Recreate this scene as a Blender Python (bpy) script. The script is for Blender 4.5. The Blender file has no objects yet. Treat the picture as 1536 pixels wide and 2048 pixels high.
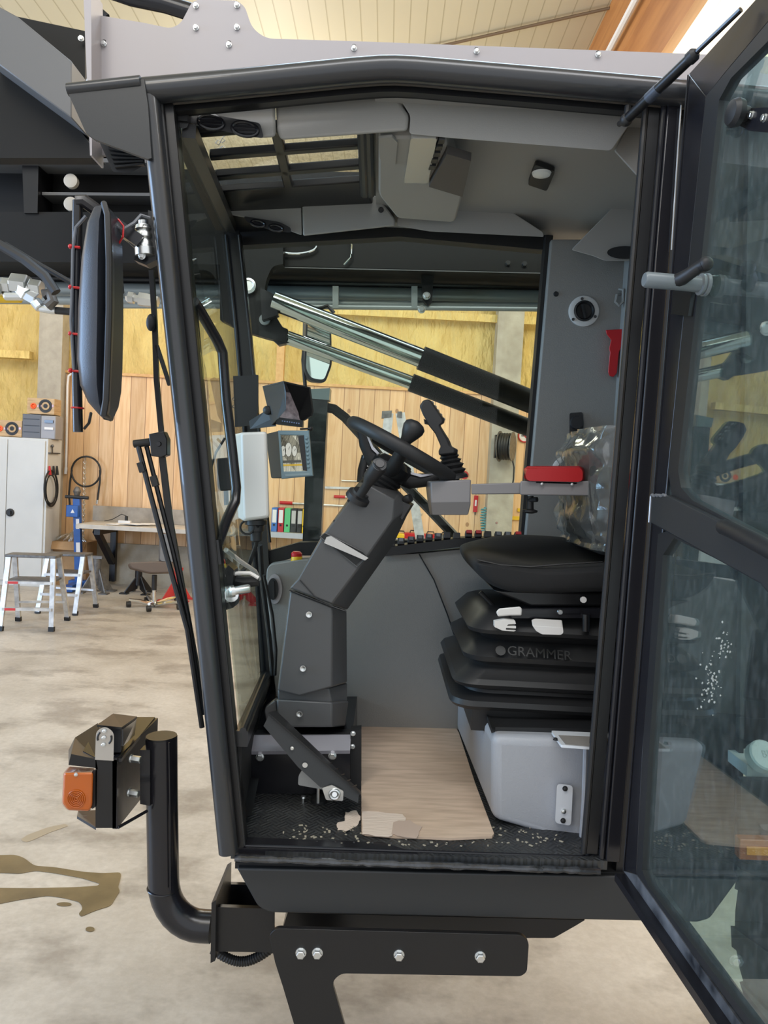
import bpy, bmesh, math, random
from mathutils import Vector, Matrix, noise
random.seed(7)
R = math.radians
SC = bpy.context.scene
COL = SC.collection
# ------------------------------------------------------------------ camera
FPX = 1500.0                      # focal length in pixels of a 1536 x 2048 frame
CAM = Vector((0.0, 0.0, 1.62))
PITCH, ROLL = R(2.6), R(3.0)
_f = Vector((0, math.cos(PITCH), -math.sin(PITCH)))
_r0 = Vector((1, 0, 0))
_u0 = Vector((0, math.sin(PITCH), math.cos(PITCH)))
CR = _r0 * math.cos(ROLL) + _u0 * math.sin(ROLL)
CU = _u0 * math.cos(ROLL) - _r0 * math.sin(ROLL)
cam_d = bpy.data.cameras.new('camera')
cam_d.sensor_fit = 'VERTICAL'; cam_d.sensor_height = 36.0
cam_d.lens = 36.0 * FPX / 2048.0
cam_d.clip_start = 0.02; cam_d.clip_end = 200
cam = bpy.data.objects.new('camera', cam_d); COL.objects.link(cam)
cam.matrix_world = Matrix(((CR.x, CU.x, -_f.x, CAM.x), (CR.y, CU.y, -_f.y, CAM.y), (CR.z, CU.z, -_f.z, CAM.z), (0, 0, 0, 1)))
SC.camera = cam
# ------------------------------------------------------------------ light
vs = SC.view_settings
vs.view_transform = 'Standard'; vs.look = 'None'; vs.gamma = 1.0; vs.use_curve_mapping = False
vs.exposure = 0.0
W = bpy.data.worlds.new('daylight'); SC.world = W; W.use_nodes = True
bg = W.node_tree.nodes['Background']
bg.inputs[0].default_value = (0.93, 0.96, 1.0, 1); bg.inputs[1].default_value = 1.15

def area(name, loc, target, sx, sy, power, color):
    d = bpy.data.lights.new(name, 'AREA'); d.shape = 'RECTANGLE'; d.size = sx; d.size_y = sy
    d.energy = power; d.color = color
    o = bpy.data.objects.new(name, d); COL.objects.link(o); o.location = loc
    o.rotation_euler = (Vector(target) - Vector(loc)).to_track_quat('-Z', 'Y').to_euler()
    return o
# unseen point lights added under the roof to brighten ceiling, walls and floor
for (x, y, pw) in ((-5.0, 7.8, 92), (-1.2, 7.6, 108), (3.0, 7.4, 105), (6.2, 6.5, 150), (-5.0, 3.6, 35), (0.4, 4.6, 42), (4.6, 3.6, 100), (4.0, 6.3, 80), (-1.5, -0.9, 70)):
    d = bpy.data.lights.new('hall_fill', 'POINT'); d.energy = pw; d.color = (1.0, 0.93, 0.83); d.shadow_soft_size = 0.45
    o = bpy.data.objects.new('hall_fill', d); COL.objects.link(o); o.location = (x, y, 4.35 + 0.1 * x)
# open gate in the left wall: blue daylight
area('gate_daylight', (-8.6, 0.9, 2.4), (0.0, 1.4, 1.6), 4.2, 3.8, 720, (0.42, 0.64, 1.0))
# skylight strip in the roof over the photographer
area('roof_skylight', (0.5, -0.4, 5.3), (0.3, 1.9, 1.5), 6.0, 1.0, 165, (0.96, 0.97, 1.0))
area('roof_skylight', (0.3, 3.7, 5.42), (0.3, 3.9, 0), 7.0, 1.3, 190, (0.58, 0.78, 1.0))

# ------------------------------------------------------------------ pixel -> place
def ray(px, py):
    return _f + CR * ((px - 768.0) / FPX) + CU * ((1024.0 - py) / FPX)
def P(px, py, Y):
    d = ray(px, py); return CAM + d * (Y / d.y)
def G(px, py, z):
    d = ray(px, py); return CAM + d * ((z - CAM.z) / d.z)
class Plane:
    def __init__(s, a, b, c):
        s.o = a; s.n = (b - a).cross(c - a).normalized()
    def __call__(s, px, py, off=0.0):
        d = ray(px, py); o = s.o + s.n * off
        return CAM + d * ((o - CAM).dot(s.n) / d.dot(s.n))
def pp(pts, Y): return [P(p[0], p[1], Y) for p in pts]
def rnd(pts, r, n=4):
    """round the corners of a 2D outline; a point may carry its own radius as third value"""
    out = []; m = len(pts)
    for i, p in enumerate(pts):
        rr = p[2] if len(p) > 2 else r
        p0 = Vector(pts[i - 1][:2]); p1 = Vector(p[:2]); p2 = Vector(pts[(i + 1) % m][:2])
        a = p0 - p1; b = p2 - p1
        k = min(rr, a.length * 0.45, b.length * 0.45)
        if k < 1e-6: out.append((p1.x, p1.y)); continue
        s = p1 + a.normalized() * k; e = p1 + b.normalized() * k
        for j in range(n + 1):
            t = j / n
            q = s * (1 - t) ** 2 + p1 * 2 * t * (1 - t) + e * t * t
            out.append((q.x, q.y))
    return out
def circ(cx, cy, rx, ry=None, n=20, a=0.0):
    ry = ry or rx; o = []
    for i in range(n):
        t = 2 * math.pi * i / n
        x, y = rx * math.cos(t), ry * math.sin(t)
        o.append((cx + x * math.cos(a) - y * math.sin(a), cy + x * math.sin(a) + y * math.cos(a)))
    return o
Yv = Vector((0, 1, 0)); Zv = Vector((0, 0, 1)); Xv = Vector((1, 0, 0))

# ------------------------------------------------------------------ mesh builder
class MB:
    def __init__(s): s.v = []; s.f = []
    def add(s, vs_, fs):
        assert all(0 <= i < len(vs_) for f in fs for i in f), "ring sizes differ"
        o = len(s.v); s.v += [Vector(v) for v in vs_]; s.f += [tuple(i + o for i in f) for f in fs]; return s
    def prism(s, pts, vec):
        n = len(pts); vec = Vector(vec)
        f = [tuple(range(n)), tuple(range(2 * n - 1, n - 1, -1))]
        f += [(i, (i + 1) % n, n + (i + 1) % n, n + i) for i in range(n)]
        return s.add(list(pts) + [Vector(p) + vec for p in pts], f)
    def ppx(s, pts, Y, d, r=0):
        return s.prism(pp(rnd(pts, r) if r else pts, Y), (0, d, 0))
    def loft(s, secs, cap=True):
        n = len(secs[0]); v = [p for q in secs for p in q]; f = []
        for k in range(len(secs) - 1):
            f += [(k * n + i, k * n + (i + 1) % n, (k + 1) * n + (i + 1) % n, (k + 1) * n + i) for i in range(n)]
        if cap: f += [tuple(range(n)), tuple(range((len(secs) - 1) * n, len(secs) * n))]
        return s.add(v, f)
    def lpx(s, secs, cap=True):
        return s.loft([pp(q, Y) for q, Y in secs], cap)
    def poly(s, pts): return s.add(pts, [tuple(range(len(pts)))])
    def box(s, c, sz, rot=None):
        c = Vector(c); x, y, z = sz[0] / 2, sz[1] / 2, sz[2] / 2
        v = [Vector((a * x, b * y, e * z)) for a in (-1, 1) for b in (-1, 1) for e in (-1, 1)]
        if rot is not None: v = [rot @ q for q in v]
        return s.add([c + q for q in v], [(0, 1, 3, 2), (4, 6, 7, 5), (0, 4, 5, 1), (2, 3, 7, 6), (0, 2, 6, 4), (1, 5, 7, 3)])
    def bar(s, p, q, w, h, up=None):
        """box along p-q; w across, h along up"""
        p = Vector(p); q = Vector(q); d = (q - p).normalized(); up = Vector(up or (0, 0, 1))
        sd = d.cross(up)
        if sd.length < 1e-4: sd = d.cross(Vector((0, 1, 0)))
        sd.normalize(); u = sd.cross(d).normalized()
        pts = [sd * (a * w / 2) + u * (b * h / 2) for a, b in ((-1, -1), (1, -1), (1, 1), (-1, 1))]
        return s.loft([[p + t for t in pts], [q + t for t in pts]])
    def tube(s, pts, r, n=10, closed=False, cap=True):
        pts = [Vector(p) for p in pts]; m = len(pts)
        rs = r if isinstance(r, (list, tuple)) else [r] * m
        tg = []
        for i in range(m):
            a = pts[(i - 1) % m] if (closed or i > 0) else pts[i]
            b = pts[(i + 1) % m] if (closed or i < m - 1) else pts[i]
            tg.append((b - a).normalized())
        ref = Vector((0, 0, 1)) if abs(tg[0].z) < 0.9 else Vector((0, 1, 0))
        u = tg[0].cross(ref).normalized(); secs = []
        for i in range(m):
            u = (u - tg[i] * u.dot(tg[i])).normalized(); w = tg[i].cross(u)
            secs.append([pts[i] + (u * math.cos(2 * math.pi * k / n) + w * math.sin(2 * math.pi * k / n)) * rs[i] for k in range(n)])
        if closed: secs.append(secs[0])
        return s.loft(secs, cap and not closed)
    def lathe(s, o, ax, prof, n=20, cap=True):
        o = Vector(o); ax = Vector(ax).normalized()
        ref = Vector((0, 0, 1)) if abs(ax.z) < 0.9 else Vector((1, 0, 0))
        u = ax.cross(ref).normalized(); w = ax.cross(u)
        secs = [[o + ax * t + (u * math.cos(2 * math.pi * k / n) + w * math.sin(2 * math.pi * k / n)) * max(r, 1e-5) for k in range(n)] for t, r in prof]
        return s.loft(secs, cap)
    def cyl(s, p, q, r, n=16):
        p = Vector(p); q = Vector(q); return s.lathe(p, q - p, [(0, r), ((q - p).length, r)], n)
    def ball(s, c, r, sc=(1, 1, 1), n=14, m=10):
        secs = []
        for j in range(m + 1):
            t = math.pi * j / m; rr = max(math.sin(t), 1e-3)
            secs.append([Vector(c) + Vector((math.cos(2 * math.pi * k / n) * rr * r * sc[0], math.sin(2 * math.pi * k / n) * rr * r * sc[1], math.cos(t) * r * sc[2])) for k in range(n)])
        return s.loft(secs)
    def torus(s, c, ax, Rr, r, n=40, m=12):
        c = Vector(c); ax = Vector(ax).normalized(); ref = Vector((0, 0, 1)) if abs(ax.z) < 0.9 else Vector((1, 0, 0))
        u = ax.cross(ref).normalized(); w = ax.cross(u)
        return s.tube([c + (u * math.cos(2 * math.pi * k / n) + w * math.sin(2 * math.pi * k / n)) * Rr for k in range(n)], r, m, closed=True)
    def hexbolt(s, p, ax, r, h=None):
        h = h or r * 0.7; ax = Vector(ax).normalized(); p = Vector(p)
        s.lathe(p, ax, [(0, r * 1.15), (r * 0.2, r * 1.15)], 14)
        s.lathe(p + ax * r * 0.2, ax, [(0, r * 0.95), (h, r * 0.95), (h + r * 0.12, r * 0.75)], 6)
        return s
    def text(s, body, M, size, depth):
        cu = bpy.data.curves.new('lettering', 'FONT'); cu.body = body; cu.size = size; cu.extrude = depth; cu.align_x = 'CENTER'; cu.align_y = 'CENTER'; cu.resolution_u = 3
        t = bpy.data.objects.new('lettering', cu); COL.objects.link(t)
        bpy.context.view_layer.update()
        ev = t.evaluated_get(bpy.context.evaluated_depsgraph_get())
        me = bpy.data.meshes.new_from_object(ev)
        vs_, fs_ = [M @ v.co for v in me.vertices], [tuple(p.vertices) for p in me.polygons]
        s.add(vs_, fs_); bpy.data.meshes.remove(me)
        bpy.data.objects.remove(t); bpy.data.curves.remove(cu); return s

LOC = {}
def mesh(name, mb, mat, off, bevel=0, seg=2, smooth=35, sub=0, solid=0):
    me = bpy.data.meshes.new(name)
    me.from_pydata([v - off for v in mb.v], [], mb.f)
    bm = bmesh.new(); bm.from_mesh(me)
    bmesh.ops.remove_doubles(bm, verts=bm.verts, dist=1e-6)
    bmesh.ops.recalc_face_normals(bm, faces=bm.faces)
    bm.to_mesh(me); bm.free()
    me.shade_smooth()
    if smooth < 180: me.set_sharp_from_angle(angle=R(smooth))
    me.materials.append(mat)
    o = bpy.data.objects.new(name, me); COL.objects.link(o)
    if solid:
        m = o.modifiers.new('thick', 'SOLIDIFY'); m.thickness = solid; m.offset = 0
    if bevel:
        m = o.modifiers.new('edge', 'BEVEL'); m.width = bevel; m.segments = seg; m.limit_method = 'ANGLE'; m.angle_limit = R(38); m.harden_normals = False
    if sub:
        m = o.modifiers.new('round', 'SUBSURF'); m.levels = sub; m.render_levels = sub
    return o
def thing(name, label, cat, loc=(0, 0, 0), group=None):
    o = bpy.data.objects.new(name, None); COL.objects.link(o); o.empty_display_size = 0.05
    o.location = loc; LOC[o] = Vector(loc); o['label'] = label; o['category'] = cat
    if group: o['group'] = group
    return o
def part(name, mb, mat, parent, label=None, **k):
    o = mesh(name, mb, mat, LOC[parent], **k); o.parent = parent; LOC[o] = LOC[parent]
    if label: o['label'] = label
    return o
def one(name, mb, mat, label, cat, group=None, **k):
    lo = Vector((min(v.x for v in mb.v), min(v.y for v in mb.v), min(v.z for v in mb.v)))
    hi = Vector((max(v.x for v in mb.v), max(v.y for v in mb.v), max(v.z for v in mb.v)))
    c = Vector(((lo.x + hi.x) / 2, (lo.y + hi.y) / 2, lo.z))
    o = mesh(name, mb, mat, c, **k); o.location = c; LOC[o] = c
    o['label'] = label; o['category'] = cat
    if group: o['group'] = group
    return o
def structure(name, mb, mat, label=None, **k):
    o = mesh(name, mb, mat, Vector((0, 0, 0)), **k); o['kind'] = 'structure'; LOC[o] = Vector((0, 0, 0))
    if label: o['label'] = label
    return o
def sub_part(name, mb, mat, parent, label=None, **k):
    o = mesh(name, mb, mat, LOC[parent], **k); o.parent = parent
    if label: o['label'] = label
    return o
def bolts(parent, pts, ax, r, mat, name='bolt', h=None):
    for p in pts: part(name, MB().hexbolt(p, ax, r, h), mat, parent, smooth=30)

# ------------------------------------------------------------------ materials
def mat(name, col, rough=0.5, metal=0.0, bump=0.0, bscale=200.0, var=0.0, vscale=8.0, col2=None, coat=0.0, spec=0.5, detail=3.0, aniso=(1, 1, 1), dist=0.001):
    m = bpy.data.materials.new(name); m.use_nodes = True; nt = m.node_tree; b = nt.nodes['Principled BSDF']
    b.inputs['Base Color'].default_value = (*col, 1); b.inputs['Roughness'].default_value = rough
    b.inputs['Metallic'].default_value = metal; b.inputs['Coat Weight'].default_value = coat; b.inputs['Specular IOR Level'].default_value = spec
    tc = nt.nodes.new('ShaderNodeTexCoord'); mp = nt.nodes.new('ShaderNodeMapping'); mp.inputs['Scale'].default_value = aniso
    nt.links.new(tc.outputs['Object'], mp.inputs['Vector'])
    if var or col2:
        n = nt.nodes.new('ShaderNodeTexNoise'); n.inputs['Scale'].default_value = vscale; n.inputs['Detail'].default_value = 6; nt.links.new(mp.outputs[0], n.inputs['Vector'])
        r = nt.nodes.new('ShaderNodeValToRGB'); r.color_ramp.elements[0].position = 0.35; r.color_ramp.elements[1].position = 0.68
        c2 = col2 or tuple(c * (1 - var) for c in col)
        r.color_ramp.elements[0].color = (*col, 1); r.color_ramp.elements[1].color = (*c2, 1)
        nt.links.new(n.outputs['Fac'], r.inputs[0]); nt.links.new(r.outputs[0], b.inputs['Base Color'])
    if bump:
        n2 = nt.nodes.new('ShaderNodeTexNoise'); n2.inputs['Scale'].default_value = bscale; n2.inputs['Detail'].default_value = detail; nt.links.new(mp.outputs[0], n2.inputs['Vector'])
        bp = nt.nodes.new('ShaderNodeBump'); bp.inputs['Strength'].default_value = bump; bp.inputs['Distance'].default_value = dist
        nt.links.new(n2.outputs['Fac'], bp.inputs['Height']); nt.links.new(bp.outputs[0], b.inputs['Normal'])
    return m
def glass(name, tint, extra=0.0, rough=0.0, dusty=0.0, ior=1.5, haze=0.0):
    m = bpy.data.materials.new(name); m.use_nodes = True; nt = m.node_tree; nt.nodes.clear()
    out = nt.nodes.new('ShaderNodeOutputMaterial'); mx = nt.nodes.new('ShaderNodeMixShader'); t = nt.nodes.new('ShaderNodeBsdfTransparent'); g = nt.nodes.new('ShaderNodeBsdfGlossy')
    fr = nt.nodes.new('ShaderNodeFresnel'); gm = nt.nodes.new('ShaderNodeNewGeometry'); mi = nt.nodes.new('ShaderNodeMapRange'); mi.inputs['To Min'].default_value = ior; mi.inputs['To Max'].default_value = 1 / ior
    nt.links.new(gm.outputs['Backfacing'], mi.inputs['Value']); nt.links.new(mi.outputs[0], fr.inputs[0])   # the pane's inner side bends light back the same way
    t.inputs[0].default_value = (*tint, 1); g.inputs['Roughness'].default_value = rough
    ad = nt.nodes.new('ShaderNodeMath'); ad.operation = 'ADD'; ad.use_clamp = True; ad.inputs[1].default_value = extra
    nt.links.new(fr.outputs[0], ad.inputs[0]); nt.links.new(ad.outputs[0], mx.inputs[0]); nt.links.new(t.outputs[0], mx.inputs[1]); nt.links.new(g.outputs[0], mx.inputs[2])
    last = mx
    if dusty:
        d = nt.nodes.new('ShaderNodeBsdfDiffuse'); d.inputs[0].default_value = (0.6, 0.62, 0.6, 1)
        n = nt.nodes.new('ShaderNodeTexNoise'); n.inputs['Scale'].default_value = 60; n.inputs['Detail'].default_value = 8
        rp = nt.nodes.new('ShaderNodeValToRGB'); rp.color_ramp.elements[0].position = 0.45; rp.color_ramp.elements[1].position = 0.8
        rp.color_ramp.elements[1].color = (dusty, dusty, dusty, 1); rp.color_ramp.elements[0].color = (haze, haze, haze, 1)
        m2 = nt.nodes.new('ShaderNodeMixShader'); nt.links.new(n.outputs['Fac'], rp.inputs[0]); nt.links.new(rp.outputs[0], m2.inputs[0]); nt.links.new(mx.outputs[0], m2.inputs[1]); nt.links.new(d.outputs[0], m2.inputs[2]); last = m2
    nt.links.new(last.outputs[0], out.inputs[0]); return m

BLK = mat('black_gloss_paint', (0.011, 0.011, 0.014), 0.24, bump=0.03, bscale=90)
SAT = mat('black_satin_paint', (0.008, 0.008, 0.009), 0.33, bump=0.05, bscale=300)
BOOMM = mat('black_boom_paint', (0.012, 0.0115, 0.011), 0.5, spec=0.25)
TUBEP = mat('black_tube_paint', (0.020, 0.022, 0.026), 0.36, bump=0.04, bscale=300, coat=0.4)
GRAPH = mat('graphite_satin_paint', (0.022, 0.024, 0.026), 0.42, bump=0.06, bscale=420)
MATTE = mat('black_matte', (0.010, 0.010, 0.011), 0.65, bump=0.05, bscale=300)
RUB = mat('black_rubber', (0.014, 0.014, 0.015), 0.5, bump=0.06, bscale=250)
RUBM = mat('dark_moulded_plastic', (0.020, 0.020, 0.022), 0.5, bump=0.08, bscale=600)
STEER = mat('grained_black_polyurethane', (0.017, 0.017, 0.018), 0.55, bump=0.1, bscale=700)
GREYP = mat('light_grey_paint', (0.375, 0.35, 0.36), 0.42, bump=0.04, bscale=350)
BEAMG = mat('grey_metallic_paint', (0.13, 0.13, 0.13), 0.42, bump=0.05, bscale=250)
VINYL = mat('grey_vinyl', (0.245, 0.24, 0.228), 0.52, bump=0.35, bscale=260, detail=5, dist=0.002)
HEAD = mat('grey_headliner', (0.32, 0.312, 0.295), 0.62, bump=0.25, bscale=420, dist=0.001)
BOXV = mat('light_grey_vinyl', (0.36, 0.37, 0.40), 0.45, bump=0.3, bscale=230, detail=5, dist=0.002)
COLP = mat('dark_grey_column_plastic', (0.075, 0.075, 0.077), 0.42, bump=0.12, bscale=900)
ARMP = mat('warm_grey_paint', (0.22, 0.21, 0.215), 0.45, bump=0.08, bscale=700)
SEATF = mat('black_seat_cloth', (0.012, 0.012, 0.013), 0.85, bump=0.4, bscale=900)
WHITE = mat('white_plastic', (0.72, 0.70, 0.68), 0.4)
WBOX = mat('cream_white_plastic', (0.66, 0.65, 0.62), 0.42, bump=0.03, bscale=500)
CABW = mat('cabinet_white_enamel', (0.62, 0.62, 0.60), 0.45, var=0.06, vscale=3)
CHROME = mat('chrome', (0.78, 0.80, 0.80), 0.08, 1.0)
ROD = mat('polished_rod', (0.55, 0.60, 0.58), 0.14, 1.0)
ZINC = mat('zinc_plated_steel', (0.72, 0.74, 0.74), 0.32, 1.0, bump=0.1, bscale=300)
ALU = mat('aluminium', (0.76, 0.75, 0.73), 0.38, 0.55, var=0.35, vscale=14)
ALUP = mat('brushed_plate', (0.60, 0.60, 0.63), 0.38, 0.85, bump=0.05, bscale=200)
PIPE = mat('grey_green_pipe', (0.30, 0.33, 0.32), 0.35, 0.3)
RED = mat('red_leather', (0.42, 0.012, 0.015), 0.4, bump=0.2, bscale=320)
REDP = mat('red_plastic', (0.50, 0.010, 0.014), 0.35)
YEL = mat('yellow_plastic', (0.80, 0.50, 0.02), 0.4)
BLUE = mat('blue_enamel', (0.012, 0.09, 0.36), 0.4, var=0.3, vscale=9)
ORANGE = mat('amber_lens', (0.55, 0.115, 0.004), 0.18, coat=0.6)
bO = ORANGE.node_tree.nodes['Principled BSDF']; bO.inputs['Transmission Weight'].default_value = 0.25; bO.inputs['Subsurface Weight'].default_value = 0.0
MIRH = mat('mirror_housing_plastic', (0.030, 0.034, 0.045), 0.33, bump=0.25, bscale=700)
MIRG = mat('mirror_glass', (0.9, 0.92, 0.92), 0.02, 1.0)
CARD = mat('worn_cardboard', (0.66, 0.50, 0.38), 0.85, col2=(0.50, 0.37, 0.275), vscale=6, aniso=(1.2, 9, 1), bump=0.3, bscale=40)
CARDT = mat('torn_cardboard_ply', (0.72, 0.60, 0.51), 0.9, bump=0.6, bscale=30, aniso=(0.6, 8, 1), dist=0.003)
KRAFT = mat('kraft_box', (0.42, 0.25, 0.12), 0.8, var=0.15, vscale=6)
PAPER = mat('paper', (0.80, 0.79, 0.78), 0.8)
PAPERG = mat('grey_paper', (0.50, 0.48, 0.46), 0.45)
TIRE = mat('tyre_rubber', (0.022, 0.021, 0.019), 0.8, col2=(0.07, 0.062, 0.05), vscale=7, bump=0.5, bscale=30, dist=0.004)
SCREEN = mat('dark_screen', (0.03, 0.03, 0.032), 0.12)
SCRF = mat('monitor_face_blue_grey', (0.17, 0.26, 0.30), 0.35)
CHAIRF = mat('brown_chair_cloth', (0.15, 0.11, 0.085), 0.9, bump=0.3, bscale=200)
GRN = mat('green_binder_card', (0.10, 0.50, 0.20), 0.6)
RBIND = mat('red_binder_card', (0.50, 0.03, 0.04), 0.6)
BBIND = mat('blue_binder_card', (0.06, 0.17, 0.48), 0.6)
KBIND = mat('black_binder_card', (0.03, 0.03, 0.03), 0.6)
WOODB = mat('plywood', (0.58, 0.40, 0.22), 0.6, col2=(0.42, 0.27, 0.13), vscale=6, aniso=(1, 1, 8))
BENCHW = mat('bench_top_board', (0.62, 0.57, 0.50), 0.55, var=0.25, vscale=5)
GLULAM = mat('glulam_timber', (0.50, 0.225, 0.07), 0.55, col2=(0.36, 0.14, 0.04), vscale=4, aniso=(4, 0.3, 4), bump=0.1, bscale=30)
PALEW = mat('pale_timber', (0.72, 0.42, 0.17), 0.55, col2=(0.60, 0.33, 0.12), vscale=4, aniso=(5, 0.3, 5))
DIRTM = mat('worn_grey_metal', (0.20, 0.19, 0.18), 0.5, 0.5, var=0.5, vscale=20)
SILVF = mat('radio_grey', (0.11, 0.11, 0.12), 0.45)
TINT = glass('cab_glass', (0.90, 0.95, 0.92), ior=1.22)
WTINT = glass('windscreen_glass', (0.90, 0.96, 0.93), ior=1.18)
DOORG = glass('door_glass', (0.76, 0.92, 0.93), 0.14, dusty=0.07, haze=0.02)  # dust specks over an even diffuse haze, added to lighten the pane
DUSTG = glass('dusty_roof_glass', (0.92, 0.95, 0.95), 0.02, dusty=0.25, haze=0.03)
FILM = glass('clear_film', (0.95, 0.97, 0.98), 0.05, 0.13, dusty=0.16, haze=0.06)
BOTG = glass('bottle_plastic', (0.90, 0.93, 0.92), 0.12, 0.1)

def hall_floor():
    m = bpy.data.materials.new('stained_concrete_floor'); m.use_nodes = True; nt = m.node_tree; b = nt.nodes['Principled BSDF']
    tc = nt.nodes.new('ShaderNodeTexCoord')
    def nz(scale, detail, p0, c0, p1, c1, stretch=(1, 1, 1)):
        mp = nt.nodes.new('ShaderNodeMapping'); mp.inputs['Scale'].default_value = stretch; nt.links.new(tc.outputs['Object'], mp.inputs[0])
        n = nt.nodes.new('ShaderNodeTexNoise'); n.inputs['Scale'].default_value = scale; n.inputs['Detail'].default_value = detail; n.inputs['Roughness'].default_value = 0.62
        nt.links.new(mp.outputs[0], n.inputs['Vector'])
        r = nt.nodes.new('ShaderNodeValToRGB'); r.color_ramp.elements[0].position = p0; r.color_ramp.elements[0].color = (*c0, 1); r.color_ramp.elements[1].position = p1; r.color_ramp.elements[1].color = (*c1, 1)
        nt.links.new(n.outputs['Fac'], r.inputs[0]); return r, n
    a, _ = nz(1.3, 9, 0.36, (0.42, 0.375, 0.32), 0.66, (0.60, 0.55, 0.485))
    c, _ = nz(2.3, 5, 0.49, (1, 1, 1), 0.62, (0.66, 0.645, 0.635), (0.8, 1.2, 1))
    d, n3 = nz(34, 8, 0.40, (0.90, 0.89, 0.88), 0.62, (1, 1, 1))
    for x, y in ((a, c),):
        mx = nt.nodes.new('ShaderNodeMixRGB'); mx.blend_type = 'MULTIPLY'; mx.inputs[0].default_value = 1; nt.links.new(x.outputs[0], mx.inputs[1]); nt.links.new(y.outputs[0], mx.inputs[2])
    m2 = nt.nodes.new('ShaderNodeMixRGB'); m2.blend_type = 'MULTIPLY'; m2.inputs[0].default_value = 1; nt.links.new(mx.outputs[0], m2.inputs[1]); nt.links.new(d.outputs[0], m2.inputs[2])
    nt.links.new(m2.outputs[0], b.inputs['Base Color']); b.inputs['Roughness'].default_value = 0.42
    bp = nt.nodes.new('ShaderNodeBump'); bp.inputs['Strength'].default_value = 0.15; bp.inputs['Distance'].default_value = 0.003; nt.links.new(n3.outputs['Fac'], bp.inputs['Height']); nt.links.new(bp.outputs[0], b.inputs['Normal'])
    return m
def planks():
    m = bpy.data.materials.new('pine_planks'); m.use_nodes = True; nt = m.node_tree; b = nt.nodes['Principled BSDF']
    tc = nt.nodes.new('ShaderNodeTexCoord'); sx = nt.nodes.new('ShaderNodeSeparateXYZ'); nt.links.new(tc.outputs['Object'], sx.inputs[0])
    def math_(op, a, v, clamp=False):
        n = nt.nodes.new('ShaderNodeMath'); n.operation = op; n.use_clamp = clamp; nt.links.new(a, n.inputs[0])
        if isinstance(v, (int, float)): n.inputs[1].default_value = v
        else: nt.links.new(v, n.inputs[1])
        return n.outputs[0]
    u = math_('DIVIDE', sx.outputs['X'], 0.205)
    fl = math_('FLOOR', u, 0); fr = math_('FRACT', u, 0)
    wn = nt.nodes.new('ShaderNodeTexWhiteNoise'); wn.noise_dimensions = '1D'; nt.links.new(fl, wn.inputs['W'])
    mp = nt.nodes.new('ShaderNodeMapping'); mp.inputs['Scale'].default_value = (9, 9, 0.7); nt.links.new(tc.outputs['Object'], mp.inputs[0])
    ad = nt.nodes.new('ShaderNodeVectorMath'); ad.operation = 'ADD'; nt.links.new(mp.outputs[0], ad.inputs[0]); nt.links.new(wn.outputs['Color'], ad.inputs[1])
    n = nt.nodes.new('ShaderNodeTexNoise'); n.inputs['Scale'].default_value = 2.2; n.inputs['Detail'].default_value = 6; n.inputs['Distortion'].default_value = 1.2; nt.links.new(ad.outputs[0], n.inputs['Vector'])
    r = nt.nodes.new('ShaderNodeValToRGB'); r.color_ramp.elements[0].position = 0.35; r.color_ramp.elements[0].color = (0.80, 0.53, 0.29, 1); r.color_ramp.elements[1].position = 0.7; r.color_ramp.elements[1].color = (0.68, 0.40, 0.19, 1)
    nt.links.new(n.outputs['Fac'], r.inputs[0])
    # tone per board, grooves, knots
    hv = nt.nodes.new('ShaderNodeHueSaturation'); nt.links.new(r.outputs[0], hv.inputs['Color'])
    vv = math_('MULTIPLY_ADD', wn.outputs['Value'], 0.28); vv.node.inputs[2].default_value = 0.85; nt.links.new(vv, hv.inputs['Value'])
    e = math_('MINIMUM', fr, math_('SUBTRACT', fr, 1.0)); e = math_('ABSOLUTE', math_('SUBTRACT', fr, 0.5), 0); g = math_('GREATER_THAN', e, 0.478)
    vo = nt.nodes.new('ShaderNodeTexVoronoi'); vo.inputs['Scale'].default_value = 2.6; mv = nt.nodes.new('ShaderNodeMapping'); mv.inputs['Scale'].default_value = (1, 0.02, 0.75); nt.links.new(tc.outputs['Object'], mv.inputs[0]); nt.links.new(mv.outputs[0], vo.inputs['Vector'])
    k = math_('LESS_THAN', vo.outputs['Distance'], 0.06)
    gk = math_('MAXIMUM', math_('MULTIPLY', g, 0.75), math_('MULTIPLY', k, 0.65))
    mx = nt.nodes.new('ShaderNodeMixRGB'); nt.links.new(gk, mx.inputs[0]); nt.links.new(hv.outputs[0], mx.inputs[1]); mx.inputs[2].default_value = (0.22, 0.09, 0.035, 1)
    nt.links.new(mx.outputs[0], b.inputs['Base Color']); b.inputs['Roughness'].default_value = 0.6
    return m
def ceiling_mat(name, dark, light):
    m = bpy.data.materials.new(name); m.use_nodes = True; nt = m.node_tree; b = nt.nodes['Principled BSDF']
    tc = nt.nodes.new('ShaderNodeTexCoord'); sx = nt.nodes.new('ShaderNodeSeparateXYZ'); nt.links.new(tc.outputs['Object'], sx.inputs[0])
    a = nt.nodes.new('ShaderNodeMath'); a.operation = 'DIVIDE'; a.inputs[1].default_value = 0.14; nt.links.new(sx.outputs['X'], a.inputs[0])
    f = nt.nodes.new('ShaderNodeMath'); f.operation = 'FRACT'; nt.links.new(a.outputs[0], f.inputs[0])
    r = nt.nodes.new('ShaderNodeValToRGB'); r.color_ramp.elements[0].position = 0.0; r.color_ramp.elements[0].color = (*dark, 1); r.color_ramp.elements[1].position = 0.10; r.color_ramp.elements[1].color = (*light, 1)
    nt.links.new(f.outputs[0], r.inputs[0]); nt.links.new(r.outputs[0], b.inputs['Base Color']); b.inputs['Roughness'].default_value = 0.5
    return m
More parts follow.
